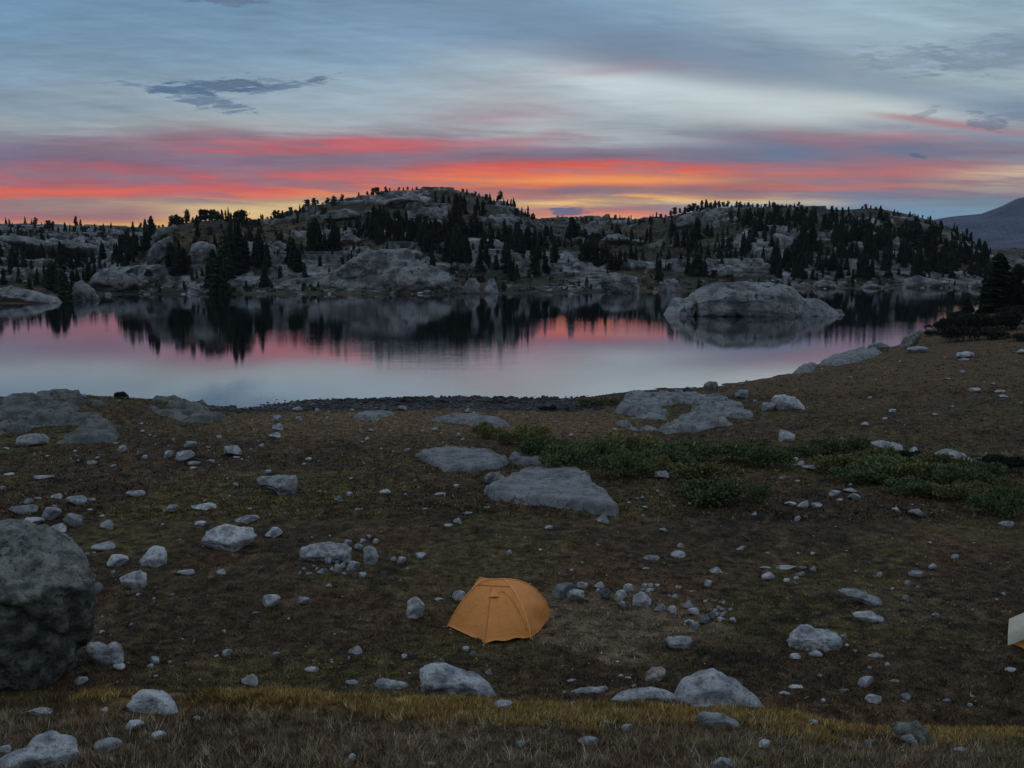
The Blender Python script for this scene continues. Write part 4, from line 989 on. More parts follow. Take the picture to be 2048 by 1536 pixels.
stones('in the stone heap', [(656,1130,12,23),(693,1128,19,22),(706,1145,27,22),(675,1148,18,19),(644,1148,22,12),(725,1158,16,13),(688,1150,10,6),(599,1150,9,9),(608,1142,8,7),(618,1151,13,7),(628,1136,9,6),(674,1130,9,9),(686,1136,9,10),(695,1092,17,12),(717,1102,17,15),(725,1088,14,10),(751,1089,12,11),(738,1077,8,8),(787,1125,12,13),(803,1129,18,15),(841,1119,22,13),(634,1141,8,6),(664,1142,8,8)], 'stones of the heap')
stones('in the row beside the orange tent', [(1127,1198,48,33,'dark'),(1164,1180,23,17),(1151,1205,35,26,'block'),(1199,1178,22,14),(1196,1186,9,9),(1211,1200,22,25,'dark'),(1241,1204,26,24,'block'),(1244,1214,14,13),(1257,1184,22,16),(1289,1175,12,8),(1301,1176,11,9),(1285,1184,10,8),(1300,1187,18,10),(1320,1225,23,19),(1345,1227,19,15),(1337,1197,10,9),(1349,1199,14,11),(1376,1219,22,17),(1387,1231,25,15),(1379,1250,22,12),(1390,1261,19,17),(1409,1249,23,15,'dark')], 'stones in the row beside the tent')
stones('in the scatter past the tent row', [(1422,1240,13,16),(1431,1226,10,8),(1437,1219,9,7),(1444,1222,10,8),(1435,1234,11,9),(1445,1235,10,9),(1440,1243,12,9),(1428,1230,8,7),(1446,1242,9,7),(1430,1205,9,6),(1440,1208,8,6),(1447,1209,8,7),(1411,1206,9,6),(1461,1223,9,7),(1466,1247,13,13),(1450,1229,8,7)], 'stones scattered past the tent row')
stones('on the turf behind the tent row', [(1303,1121,34,10),(1356,1117,32,15),(1361,1097,14,10),(1431,1149,27,15),(1416,1174,16,13),(1384,1185,16,5),(1357,1179,14,8),(1535,1161,26,17),(1197,1094,9,6),(1479,1101,14,6),(1018,1112,11,12),(1098,1059,17,8),(1326,1065,16,10),(1314,1173,12,5),(1165,1128,8,5),(1080,1103,8,5),(1143,1142,8,4),(1292,1139,16,4),(1452,1150,6,4)], 'stones on the turf behind the tent row')
stones('near the broad bedrock slab', [(1058,948,19,12),(1205,1048,26,18),(1091,873,17,14),(1142,874,10,6),(1323,957,31,17),(1315,985,8,6),(1323,995,10,7),(1285,998,8,6),(1290,1018,12,7),(1258,1008,8,5),(1287,1035,8,6),(1275,1000,7,5),(1230,862,12,6),(1380,1010,9,5)], 'stones near the broad slab')
stones('beside the willows and the dry streambed', [(1607,905,29,14),(1572,920,18,11,'block'),(1598,933,26,12),(1624,942,31,12),(1653,938,29,14),(1607,1017,26,16),(1580,1012,24,10),(1633,1017,24,11),(1670,994,24,13),(1700,986,27,10),(1708,1001,24,15),(1564,962,11,10),(1595,1043,13,11),(1509,1032,11,9),(1683,883,11,10),(1729,853,15,9),(1797,923,24,15),(1827,910,18,16),(1970,926,29,13),(1595,965,10,5),(1700,972,10,6),(1575,900,12,8),(1588,924,20,9),(1610,938,14,7),(1640,945,18,7),(1680,1002,14,6)], 'stones along the willows')
stones('on the brown bank above the lake', [(1375,786,26,14,'dark'),(1484,770,16,6,'dark'),(1484,799,29,19),(1536,823,31,18),(1722,707,25,14,'dark'),(2043,708,20,10),(1928,722,20,5),(1950,784,24,8),(2000,786,22,6),(2005,795,18,6),(1785,826,14,8),(1925,748,12,8),(1895,760,16,5),(1740,798,8,5),(1985,770,10,5),(1905,815,10,4),(2040,808,14,5),(1510,805,8,5),(1770,840,9,5),(1870,832,12,6),(1700,757,12,5)], 'stones on the brown bank')
stones('on the meadow below the willows', [(1791,1025,15,11),(1832,1035,31,18),(2014,1053,36,12),(1910,1120,15,11),(1864,1140,16,13),(1831,1156,28,15),(1759,1155,13,11),(1815,1173,14,12),(1835,1177,8,7),(1812,1204,14,13),(2006,1191,9,7),(1871,1236,15,11),(1860,1088,9,5),(1712,1144,8,4),(1785,1180,8,5),(1948,1088,7,4)], 'stones on the meadow below the willows')
stones('in the broken line above the long boulder', [(1531,1138,22,6),(1573,1140,42,9),(1604,1138,20,5),(1626,1144,12,12),(1602,1153,18,11),(1573,1166,14,9),(1592,1160,11,8),(1545,1160,10,10),(1485,1098,14,5),(1626,1110,10,6),(1535,1108,9,4),(1596,1110,7,6)], 'stones in the broken line')
stones('about the foot of the cracked boulder', [(1630,1315,27,15),(1590,1320,23,13),(1693,1295,9,7),(1688,1275,16,8),(1750,1317,31,12),(1774,1334,11,9),(1739,1340,12,7),(1684,1331,11,6),(1710,1306,8,7),(2022,1345,23,9),(1640,1353,12,5)], 'stones at the foot of the cracked boulder')
stones('on the dark turf before the grassy lip', [(1732,1375,33,23),(1788,1365,20,7),(1588,1378,37,8,'block'),(1569,1392,22,10),(1688,1386,22,9),(1747,1411,33,23),(1811,1400,28,14),(1893,1405,16,9),(1646,1406,10,8),(1805,1405,10,5),(1945,1395,9,5),(1940,1416,12,9),(1877,1402,6,5),(1235,1328,10,6),(1256,1359,14,6),(1242,1354,10,6),(1143,1364,20,7),(1268,1376,12,8),(1128,1388,8,6)], 'stones on the dark turf before the lip')
stones('in the yellow grass of the lip', [(1626,1451,22,11),(1818,1494,33,26),(1886,1470,34,10),(1006,1420,40,19),(456,1385,11,10),(1416,1418,69,14),(1147,1408,9,6),(393,1443,17,12),(1832,1447,12,6),(845,1374,12,6),(1050,1422,10,7)], 'stones in the yellow grass')
stones('in the grass nearest the viewer', [(80,1432,58,17),(210,1423,17,9),(268,1461,38,19),(317,1478,29,15),(215,1504,55,26),(10,1507,24,16),(1446,1542,38,29),(1529,1499,23,19),(1742,1492,29,14),(1920,1504,28,10),(1522,1538,33,6),(1040,1498,22,15),(1176,1491,44,17),(1210,1449,20,10),(1254,1463,24,16),(705,1522,15,14),(860,1532,24,8),(965,1450,8,6),(1000,1452,12,6),(800,1535,20,8)], 'stones in the nearest grass')

# ------------------------------------------------------------------ conifers
def conifer(seed, kind, n=170):
    """Unit-high tree; returns trunk (v, f) and crown (v, f, tone)."""
    rg = np.random.default_rng(seed)
    R = {'spire': 0.19, 'broad': 0.29, 'round': 0.30}[kind]
    tv, tf = tube([(0, 0, -0.12), (0, 0, 0.1), (0.01, 0.0, 0.5), (0.0, 0.01, 0.93)], [0.022, 0.02, 0.012, 0.003], 5)
    V, Fc, T = [], [], []
    if kind == 'round':
        lumps = [(rg.normal(0, 0.10), rg.normal(0, 0.10), rg.uniform(0.25, 0.84), rg.uniform(0.12, 0.20)) for _ in range(10)]
        lumps.append((0, 0, 0.88, 0.11)); lumps.append((0.02, 0, 0.55, 0.2)); lumps.append((0, 0.02, 0.3, 0.19))
    lean = rg.normal(0, 0.03, 2)
    skew = [(rg.uniform(0, 6.28), rg.uniform(0.1, 0.9), rg.uniform(0.5, 1.0)) for _ in range(4)]
    for i in range(n):
        g = rg.uniform(0.6, 1.4)
        tone = np.array([0.024, 0.031, 0.021]) * g
        if kind == 'round':
            lx, ly, lz, lr = lumps[rg.integers(len(lumps))]
            d = rg.normal(size=3); d /= np.linalg.norm(d)
            c = np.array([lx, ly, lz]) + d * lr * rg.uniform(0.4, 1.0)
            a = rg.normal(size=3); a /= np.linalg.norm(a); b = np.cross(a, d); b /= np.linalg.norm(b) + 1e-9
            s = rg.uniform(0.04, 0.085)
            k = len(V)
            V += [c - a * s, c + d * s * 0.9 + b * s * 0.5, c + a * s, c - b * s]
            Fc += [(k, k + 1, k + 2), (k, k + 2, k + 3)]
            T += [tone] * 4
        else:
            h = rg.uniform(0.04 if kind == 'broad' else 0.02, 1.0) ** 0.9
            ph = rg.uniform(0, 2 * PI)
            r = (R * ((1 - h) ** 0.75 + 0.05) if kind == 'spire' else 0.75 * R * ((1 - h) ** 0.42 + 0.04)) * rg.uniform(0.55, 1.15)
            for sp, sh_, sw in skew:
                if abs(h - sh_) < 0.14 and math.cos(ph - sp) > 0.2: r *= sw
            dr = -rg.uniform(0.05, 0.45)
            cs, sn = math.cos(ph), math.sin(ph)
            tip = np.array([cs * r, sn * r, h + dr * r])
            bs = np.array([cs * r * 0.08, sn * r * 0.08, h + 0.01])
            w = 0.30 * r + 0.014
            sd = np.array([-sn * w, cs * w, -0.15 * w]); mid = bs + (tip - bs) * 0.6
            k = len(V)
            V += [bs, mid + sd, tip, mid - sd, mid + np.array([0, 0, 0.022 + 0.12 * r]), mid - np.array([0, 0, 0.03 + 0.22 * r])]
            Fc += [(k, k + 1, k + 2), (k, k + 2, k + 3), (k, k + 4, k + 2), (k, k + 5, k + 2)]
            T += [tone] * 6
    V = np.array(V); V[:, 0] += lean[0] * V[:, 2] ** 2; V[:, 1] += lean[1] * V[:, 2] ** 2
    return (tv, tf), (V, np.array(Fc), np.array(T))

KINDS = ['spire'] * 4 + ['broad'] * 4 + ['round'] * 3
TREES = [conifer(500 + i, k, 330 if k == 'round' else 280) for i, k in enumerate(KINDS)]
BARKC = np.array([0.05, 0.042, 0.035])
TRUNK_ME, CROWN_ME, WHOLE_ME = [], [], []
for (tv, tf), (cv, cf, ct) in TREES:
    a = mesh_from('trunk', tv, tf, True); a.materials.append(M_BARK); TRUNK_ME.append(a)
    a = mesh_from('crown', cv, cf, False, ct); a.materials.append(M_CONIFER); CROWN_ME.append(a)
    fs = [tuple(q) for q in tf] + [tuple(q + len(tv)) for q in cf]
    a = mesh_from('conifer', np.concatenate([tv, cv]), fs, False, np.concatenate([np.tile(BARKC, (len(tv), 1)), ct])); a.materials.append(M_CONIFER); WHOLE_ME.append(a)

TREE_ROWS = []      # (phrase, group, px, base row, height in rows, kind, distance or None)
def row(phrase, group, items):
    for it in items:
        TREE_ROWS.append((phrase, group, it[0], it[1], it[2], it[3] if len(it) > 3 else 'round', it[4] if len(it) > 4 else None))
def mass(phrase, group, poly, n, h0, h1, kinds='sssbbr', seed=1, gap=4.0):
    rg = np.random.default_rng(seed)
    poly = np.array(poly, float)
    got = []
    tries = 0
    while len(got) < n and tries < n * 60:
        tries += 1
        x = rg.uniform(poly[:, 0].min(), poly[:, 0].max()); y = rg.uniform(poly[:, 1].min(), poly[:, 1].max())
        if not in_poly(np.array([x]), np.array([y]), poly)[0]: continue
        if any(abs(x - a) < gap and abs(y - b_) < gap for a, b_ in got): continue
        got.append((x, y))
        k = {'s': 'spire', 'b': 'broad', 'r': 'round'}[kinds[rg.integers(len(kinds))]]
        if (math.sin(x * 0.11 + seed) + math.sin(x * 0.047 + y * 0.13 + 2 * seed) + math.sin(y * 0.21 - x * 0.03)) < -0.75: continue
        h = rg.uniform(h0, h1) * rg.choice([0.5, 0.7, 0.85, 1.0, 1.0, 1.12])
        TREE_ROWS.append((phrase, group, x, y, h * (0.8 if k == 'round' else 1), k, None))

S, R_, BB = 'spire', 'round', 'broad'
row('on the skyline of the rocky knob', 'skyline trees of the rocky knob', [(300,462,25,R_),(311,462,12,S),(318,458,10,R_),(326,452,12,R_),(345,447,24,R_),(352,446,24,R_),(358,447,18,R_),(366,444,14,S),(375,441,28,R_),(386,438,12,R_),(394,437,10,R_),(403,435,27,R_),(411,434,25,R_),(420,433,22,R_),(428,433,24,R_),(436,434,20,R_),(444,434,24,BB),(451,435,26,S),(458,438,32,S),(463,444,22,BB),(471,452,26,BB),(479,452,32,R_),(485,456,36,R_)])
row('along the ridge climbing to the summit', 'trees along the climbing ridge', [(494,454,22,S),(501,454,16,R_),(509,453,14,R_),(518,452,16,R_),(526,450,13,R_),(535,447,14,R_),(543,443,12,R_),(551,440,20,R_),(558,440,18,R_),(566,438,17,S),(574,434,12,R_),(583,433,19,R_),(592,430,12,R_),(600,428,14,S),(608,427,16,R_),(616,422,20,R_),(627,421,24,R_),(636,420,10,R_),(646,417,12,R_),(655,416,14,R_),(667,416,24,R_),(684,410,16,R_),(718,402,8,R_),(735,399,9,R_),(745,398,16,R_),(755,397,18,R_),(764,396,10,R_),(772,395,13,R_)])
row('on the summit skyline', 'small trees on the summit skyline', [(780+i*9, 391-0.4*abs((i*7)%5-2), 8+(i*5)%5, [R_,S,R_,BB][i%4]) for i in range(11)] + [(926,388,9,R_),(934,388,12,R_),(944,390,8,R_),(950,391,11,R_),(958,394,9,R_),(966,397,8,S)])
row('down the far shoulder of the summit', 'trees on the far shoulder of the summit', [(972,402,14,R_),(980,408,22,S),(988,409,12,BB),(995,411,18,BB),(1001,413,20,R_),(1008,415,18,S),(1015,418,14,BB),(1022,421,15,BB),(1028,424,20,S),(1036,428,12,BB),(1044,432,18,S),(1050,436,16,S),(1056,440,22,S),(1063,442,16,BB),(1070,444,12,S)])
row('on the skyline of the low gap', 'tiny trees on the skyline of the gap', [(1078+i*9.5, 446-(4 if 3<i<11 else 0), 7+(i*7)%6, [R_,S,BB,R_][i%4]) for i in range(19)])
row('on the skyline of the wooded knoll', 'skyline trees of the wooded knoll', [(1262,446,10,BB),(1270,447,12,S),(1279,448,10,R_),(1288,446,12,BB),(1300,444,14,BB),(1306,440,10,S),(1313,437,15,S),(1322,434,10,R_),(1331,431,8,R_),(1341,430,12,R_),(1350,428,18,R_),(1360,428,12,R_),(1369,426,14,R_),(1378,425,18,R_),(1386,424,20,R_),(1394,425,16,R_),(1403,425,22,BB),(1412,426,26,BB),(1421,426,20,R_),(1430,424,24,BB),(1438,423,14,R_),(1447,421,12,R_),(1455,420,14,R_)] + [(1464+i*8.3, 418+0.12*i*(1 if i>10 else 0), 10+(i*7)%8, [R_,BB,R_,S][i%4]) for i in range(17)] + [(1604,426,17,R_),(1614,428,14,R_),(1624,431,10,R_),(1663,424,12,R_),(1673,424,10,R_),(1684,423,10,R_),(1697,422,9,R_),(1724,420,8,R_),(1732,419,11,R_),(1741,419,8,R_),(1752,421,8,R_),(1765,424,6,R_),(1800,430,5,R_),(1836,434,6,R_),(1845,435,7,R_),(1856,436,7,R_)])
row('on the wooded point at the left shore', 'trees on the wooded point', [(60,585,32,BB),(75,572,36,S),(90,568,42,S),(100,575,50,BB),(108,582,56,BB),(118,588,52,S),(128,600,62,BB),(135,598,50,S),(147,585,45,BB),(155,575,38,S),(168,570,36,S),(178,566,40,BB),(190,560,34,S),(200,552,30,BB),(22,560,30,BB),(38,565,34,S),(8,570,34,BB),(50,552,28,S)])
mass('in the woods behind the wooded point', 'woods behind the wooded point', [(-10,505),(60,512),(140,515),(210,510),(215,545),(150,555),(60,548),(-10,550)], 90, 22, 38, 'sbb', 3)
mass('on the low hill at the far left', 'trees on the low far hill', [(-10,458),(100,457),(200,460),(285,462),(240,485),(100,474),(-10,472)], 110, 9, 17, 'rrsb', 4, 3)
mass('on the dark flank of the rocky knob', 'trees on the flank of the rocky knob', [(222,535),(250,505),(285,475),(310,470),(295,505),(262,545),(232,552)], 44, 26, 48, 'ssb', 5)
row('on the face of the rocky knob', 'trees on the face of the rocky knob', [(340,548,52,BB),(348,555,64,S),(356,556,58,S),(364,552,66,S),(371,550,46,BB),(325,500,26,S),(395,470,22,BB),(430,495,30,S),(420,470,20,S),(255,560,14,BB),(385,565,20,BB),(358,590,18,R_),(300,560,16,R_)])
row('in the tall clump below the knob', 'tall clump below the knob', [(420,575,50,BB),(432,585,70,BB),(440,590,84,BB),(450,592,78,S),(455,560,90,S),(463,555,108,S),(470,552,116,S),(477,550,104,S),(484,545,92,S),(446,560,60,BB),(428,560,55,BB),(490,530,60,S)])
row('on the slope between knob and pale dome', 'trees between knob and pale dome', [(500,490,36,S),(512,545,48,BB),(518,530,60,S),(526,535,52,BB),(535,545,48,BB),(530,575,44,BB),(552,470,16,S),(563,475,18,S),(578,535,46,S),(588,545,60,S),(596,548,50,BB),(604,520,32,S),(580,480,20,S),(617,505,54,S),(624,505,62,S),(632,503,66,BB),(640,502,56,S),(650,500,38,S),(661,460,32,S),(664,512,60,S),(670,512,66,S),(676,510,56,S),(646,470,22,S),(690,470,30,S),(700,455,26,S),(610,560,30,BB),(560,560,24,BB),(640,545,20,BB)])
mass('in the dark woods above the pale dome', 'woods above the pale dome', [(712,462),(740,448),(765,446),(790,458),(830,466),(862,478),(852,502),(830,500),(780,492),(715,494)], 110, 26, 42, 'sssb', 7)
row('on the pale dome itself', 'trees growing on the pale dome', [(708,510,16,BB),(697,535,24,S),(703,535,26,S),(738,542,30,S),(724,530,20,S),(775,515,26,S),(686,545,18,R_),(863,548,40,S),(868,552,44,S),(720,560,16,R_),(840,575,16,R_),(895,575,18,R_),(760,570,14,R_)])
mass('in the woods right of the pale dome', 'woods beside the pale dome', [(835,505),(850,490),(885,482),(930,505),(945,545),(925,550),(890,530),(850,515)], 70, 30, 56, 'sssb', 8)
row('on the open slope under the summit', 'trees on the open slope under the summit', [(872,410,22,BB),(886,412,24,BB),(898,414,22,BB),(912,425,38,BB),(922,428,44,BB),(930,428,40,S),(905,470,48,S),(915,475,70,S),(925,478,60,S),(955,420,26,BB),(966,430,30,BB),(950,440,30,BB),(943,482,44,S),(952,482,42,BB),(962,480,40,S)])
mass('on the meadow slope below the summit', 'trees on the meadow slope below the summit', [(960,480),(1030,470),(1110,500),(1110,545),(1060,560),(960,555)], 60, 30, 52, 'ssbb', 9, 8)
mass('on the shore meadow under the summit', 'trees on the shore meadow', [(930,560),(1100,560),(1110,578),(930,580)], 10, 14, 24, 'br', 10, 10)
mass('in the gap between summit and knoll', 'trees in the gap', [(1085,470),(1180,476),(1300,470),(1330,490),(1240,500),(1100,495)], 60, 12, 26, 'sbb', 11, 5)
row('in the row across the middle meadow', 'trees in the middle meadow row', [(1162,528,44,S),(1170,532,48,S),(1178,530,40,S),(1186,533,52,S),(1194,535,48,BB),(1204,536,46,S),(1212,538,50,S),(1222,540,36,BB),(1232,540,38,S),(1240,538,30,BB),(1250,536,30,S),(1262,530,34,S),(1272,527,34,S),(1286,532,28,BB),(1316,560,56,S),(1320,556,40,S),(1336,530,34,S),(1376,548,46,S),(1388,550,54,S),(1398,552,46,BB),(1410,553,42,S),(1138,485,44,S),(1146,483,40,BB),(1156,480,34,BB),(1110,500,30,S)])
mass('on the rocky slope of the knoll', 'trees on the rocky slope of the knoll', [(1330,462),(1440,462),(1540,465),(1560,520),(1450,540),(1350,510)], 80, 18, 42, 'sbbs', 12, 7)
mass('high on the knoll', 'trees high on the knoll', [(1470,432),(1560,432),(1680,440),(1720,455),(1600,468),(1480,455)], 100, 16, 30, 'bbrs', 13, 5)
for nm_, gr_, x0_, x1_, sd_ in (('in the dense woods above the island', 'dense woods above the island', 1545, 1645, 14), ('in the dense woods past the tail of the island', 'dense woods past the island', 1645, 1745, 24), ('in the dense woods round the bright cliffs', 'dense woods round the bright cliffs', 1745, 1835, 34), ('in the dense woods above the white cliff', 'dense woods above the white cliff', 1835, 1985, 44)):
    top_ = lambda q: np.interp(q, [1545, 1600, 1680, 1760, 1860, 1930, 1985], [520, 500, 470, 478, 480, 505, 555])
    bot_ = lambda q: np.interp(q, [1545, 1620, 1985], [560, 565, 560])
    mass(nm_, gr_, [(x0_, top_(x0_)), (0.5 * (x0_ + x1_), top_(0.5 * (x0_ + x1_))), (x1_, top_(x1_)), (x1_, bot_(x1_)), (x0_, bot_(x0_))], 85, 26, 48, 'sbbs', sd_, 4)
mass('on the thin upper woods of the knoll', 'upper woods of the knoll', [(1690,455),(1760,450),(1860,455),(1920,478),(1860,482),(1760,474)], 70, 14, 28, 'bsr', 15, 5)
mass('down the right edge of the knoll', 'right edge of the knoll', [(1900,470),(1925,478),(1965,510),(2010,545),(2060,560),(1990,572),(1930,540)], 70, 18, 36, 'sbb', 16, 5)

def make_tree(px, py, h, kind, d, seed):
    near = d is not None
    P = hit(px, py, not near)
    r = ray(px, py)
    dep = P[1] / r[1]
    H = h * dep / F
    rg = random.Random(seed)
    idx = rg.choice([i for i, k in enumerate(KINDS) if k == kind])
    P[2] = ground_z(P[0], P[1], not near) - 0.1
    return P, H, idx, rg.uniform(0, 6.28), rg.uniform(0.95, 1.45)

TREE_ROWS.sort(key=lambda q: -q[4])
BIG, REST = TREE_ROWS[:300], TREE_ROWS[300:]
by_phrase = {}
for q in BIG: by_phrase.setdefault(q[0], []).append(q)
count = 0
for phrase, qs in by_phrase.items():
    qs.sort(key=lambda q: q[2])
    for k, (ph, group, px, py, h, kind, d) in enumerate(qs):
        count += 1
        P, H, idx, rz, wd = make_tree(px, py, h, kind, d, count)
        look = {'spire': 'slender conifer', 'broad': 'full-skirted conifer', 'round': 'round-topped pine'}[kind]
        lab = f"{look}, {ordinal(k)} from left {phrase}"
        nm = 'pine_tree' if kind == 'round' else 'spruce_tree'
        if h >= 34:
            o = link(nm, None, loc=P, label=lab, cat='tree', group=group)
            link('trunk', TRUNK_ME[idx], parent=o); link('crown', CROWN_ME[idx], parent=o)
        else:
            o = link(nm, WHOLE_ME[idx], loc=P, label=lab, cat='tree', group=group)
        o.rotation_euler = (0, 0, rz)
        o.scale = (H * wd, H * wd, H)

def join_stuff(name, parts, mat, label, cat):
    vs, fs, cs, n = [], [], [], 0
    for v, f, c in parts:
        vs.append(v); fs.append(f + n); cs.append(c); n += len(v)
    o = link(name, mesh_from(name, np.concatenate(vs), np.concatenate(fs), False, np.concatenate(cs)), mat, label=label, cat=cat, kind='stuff')
    return o
rg = np.random.default_rng(404)
for i in range(420):                                   # young trees dotted everywhere between
    x = rg.uniform(0, 1990); y = rg.uniform(430, 585)
    REST.append(('', '', x, y, rg.uniform(8, 20), ['spire', 'broad', 'round'][rg.integers(3)], None))
parts = []
for i, (ph, group, px, py, h, kind, d) in enumerate(REST):
    P, H, idx, rz, wd = make_tree(px, py, h, kind, d, 5000 + i)
    if P[2] < WATER + 0.2: continue
    v, f, c = TREES[idx][1]
    cs, sn = math.cos(rz), math.sin(rz)
    q = np.stack([(v[:, 0] * cs - v[:, 1] * sn) * H * wd, (v[:, 0] * sn + v[:, 1] * cs) * H * wd, v[:, 2] * H], -1) + P
    parts.append((q, f, c * random.uniform(0.7, 1.2)))
join_stuff('forest', parts, M_CONIFER, 'smaller dark conifers filling the slopes across the lake', 'forest')

# low bushes between the rocks of the far slopes
parts = []
rg = np.random.default_rng(78)
for i in range(2600):
    px = rg.uniform(0, 2010); py = rg.uniform(425, 590)
    P = hit(px, py, True)
    if P[2] < WATER + 0.15 or P[1] > 620: continue
    s = rg.uniform(0.35, 1.2)
    n_ = 16
    d_ = rg.normal(size=(n_, 3)); d_[:, 2] = np.abs(d_[:, 2]); d_ /= np.linalg.norm(d_, axis=1)[:, None]
    c_ = P + d_ * np.array([s * 1.3, s * 1.3, s * 0.8]) * rg.uniform(0.4, 1, (n_, 1))
    v = np.stack([c_ + rg.normal(size=(n_, 3)) * s * 0.36 for _ in range(3)], 1).reshape(-1, 3)
    tn = np.array([[0.022, 0.027, 0.016], [0.045, 0.036, 0.018], [0.030, 0.034, 0.016]][rg.integers(3)]) * rg.uniform(0.6, 1.3)
    parts.append((v, np.arange(n_ * 3).reshape(-1, 3), np.tile(tn, (n_ * 3, 1))))
join_stuff('undergrowth', parts, M_BLADE, 'low dark bushes between the rocks across the lake', 'undergrowth')

# boulders too small to tell apart on the far slopes
parts = []
rg = np.random.default_rng(77)
v0, f0 = ico(1)
for i in range(900):
    px = rg.uniform(0, 2000); py = rg.uniform(430, 592) if i % 3 else rg.uniform(560, 592)
    P = hit(px, py, True)
    if P[2] < WATER - 0.3: continue
    s = rg.uniform(0.25, 0.8) * (1.6 if rg.random() < 0.1 else 1)
    v = v0 * (1 + 0.35 * rg.normal(size=(len(v0), 1)) * 0.6) * np.array([s * rg.uniform(0.9, 1.9), s, s * rg.uniform(0.5, 0.9)])
    parts.append((v + P, f0, np.tile(np.array([0.17, 0.17, 0.168]) * rg.uniform(0.6, 1.15), (len(v), 1))))
join_stuff('rubble', parts, M_HILL, 'small pale blocks strewn over the far slopes', 'rubble')

# ------------------------------------------------------------------ trees and bushes on the near right bank
def bank_tree(px, py, h, w, kind, label, seed):
    P = hit(px, py)
    dep = P[1] / ray(px, py)[1]
    H, Wd = h * dep / F, w * dep / F
    (tv, tf), (cv, cf, ct) = conifer(seed, kind, 900)
    R = np.abs(cv[:, :2]).max()
    o = link('spruce_tree', None, loc=(P[0], P[1], P[2] - 0.1), label=label, cat='tree')
    sc = np.array([Wd / 2 / R, Wd / 2 / R, H])
    link('trunk', mesh_from('trunk', tv * np.array([H, H, H]), tf, True), M_BARK, parent=o)
    link('crown', mesh_from('crown', cv * sc, cf, False, ct), M_CONIFER, parent=o)
bank_tree(1994, 624, 116, 84, 'broad', 'big near-black spruce standing on the right bank above the water', 901)
bank_tree(2030, 616, 88, 60, 'broad', 'second near-black spruce half hidden at the picture edge on the right bank', 902)
bank_tree(1968, 628, 62, 40, 'broad', 'short near-black spruce tucked under the big bank spruce', 903)
bank_tree(1935, 640, 44, 36, 'broad', 'small pointed spruce among the bushes nearest the water', 904)

def bush_mesh(seed, n, tones, leaf, dome=0.9):
    rg = np.random.default_rng(seed)
    V, Fc, T = [], [], []
    lumps = [(rg.uniform(-0.75, 0.75), rg.uniform(-0.7, 0.7), rg.uniform(0.25, 0.62), rg.uniform(0.25, 0.42)) for _ in range(13)]
    for i in range(n):
        lx, ly, lz, lr = lumps[rg.integers(len(lumps))]
        d = rg.normal(size=3); d[2] = abs(d[2]) if rg.random() < 0.8 else d[2]; d /= np.linalg.norm(d)
        c = np.array([lx, ly, lz]) + d * lr * rg.uniform(0.55, 1.02)
        if c[2] < 0: c[2] = rg.uniform(0, 0.2)
        u = d * 0.6 + rg.normal(size=3) * 0.6 + np.array([0, 0, 0.7]); u /= np.linalg.norm(u)
        s = np.cross(u, rg.normal(size=3)); s /= np.linalg.norm(s) + 1e-9
        L = leaf * rg.uniform(0.6, 1.3)
        k = len(V)
        V += [c, c + u * L * 0.5 + s * L * 0.22, c + u * L, c + u * L * 0.5 - s * L * 0.22]
        Fc += [(k, k + 1, k + 2), (k, k + 2, k + 3)]
        tn = np.array(tones[rg.integers(len(tones))]) * rg.uniform(0.6, 1.35)
        T += [tn] * 4
    return np.array(V), np.array(Fc), np.array(T)
def stem_mesh(seed):
    rg = np.random.default_rng(seed)
    V, Fs = [], []
    for i in range(9):
        a = rg.uniform(0, 2 * PI); e = rg.uniform(0.3, 0.8)
        v, f = tube([(0.1 * math.cos(a), 0.1 * math.sin(a), -0.1), (0.4 * e * math.cos(a), 0.4 * e * math.sin(a), 0.3), (0.8 * e * math.cos(a), 0.8 * e * math.sin(a), 0.75)], [0.018, 0.013, 0.005], 4)
        k = sum(len(q) for q in V)
        V.append(v); Fs += [tuple(j + k for j in q) for q in f]
    return np.concatenate(V), Fs
GREEN = [(0.07, 0.099, 0.04), (0.093, 0.123, 0.044), (0.055, 0.08, 0.04), (0.128, 0.136, 0.049)]
OLIVE = [(0.129, 0.122, 0.043), (0.098, 0.105, 0.039), (0.172, 0.15, 0.056), (0.075, 0.087, 0.039)]
YELL = [(0.208, 0.18, 0.057), (0.151, 0.144, 0.049), (0.104, 0.118, 0.041), (0.246, 0.198, 0.076)]
BLACK = [(0.016,0.022,0.014),(0.022,0.028,0.016),(0.012,0.018,0.012)]
BUSH = {}
for key, tones in (('green', GREEN), ('olive', OLIVE), ('yellow', YELL), ('dark', BLACK)):
    for j in range(3):
        v, f, c = bush_mesh({'green':3,'olive':23,'yellow':43,'dark':63}[key] + j, 3600, tones, 0.13)
        a = mesh_from('foliage', v, f, False, c); a.materials.append(M_LEAF); BUSH[key, j] = a
STEM = []
for j in range(3):
    v, f = stem_mesh(70 + j); a = mesh_from('stem', v, f, True); a.materials.append(M_BARK); STEM.append(a)
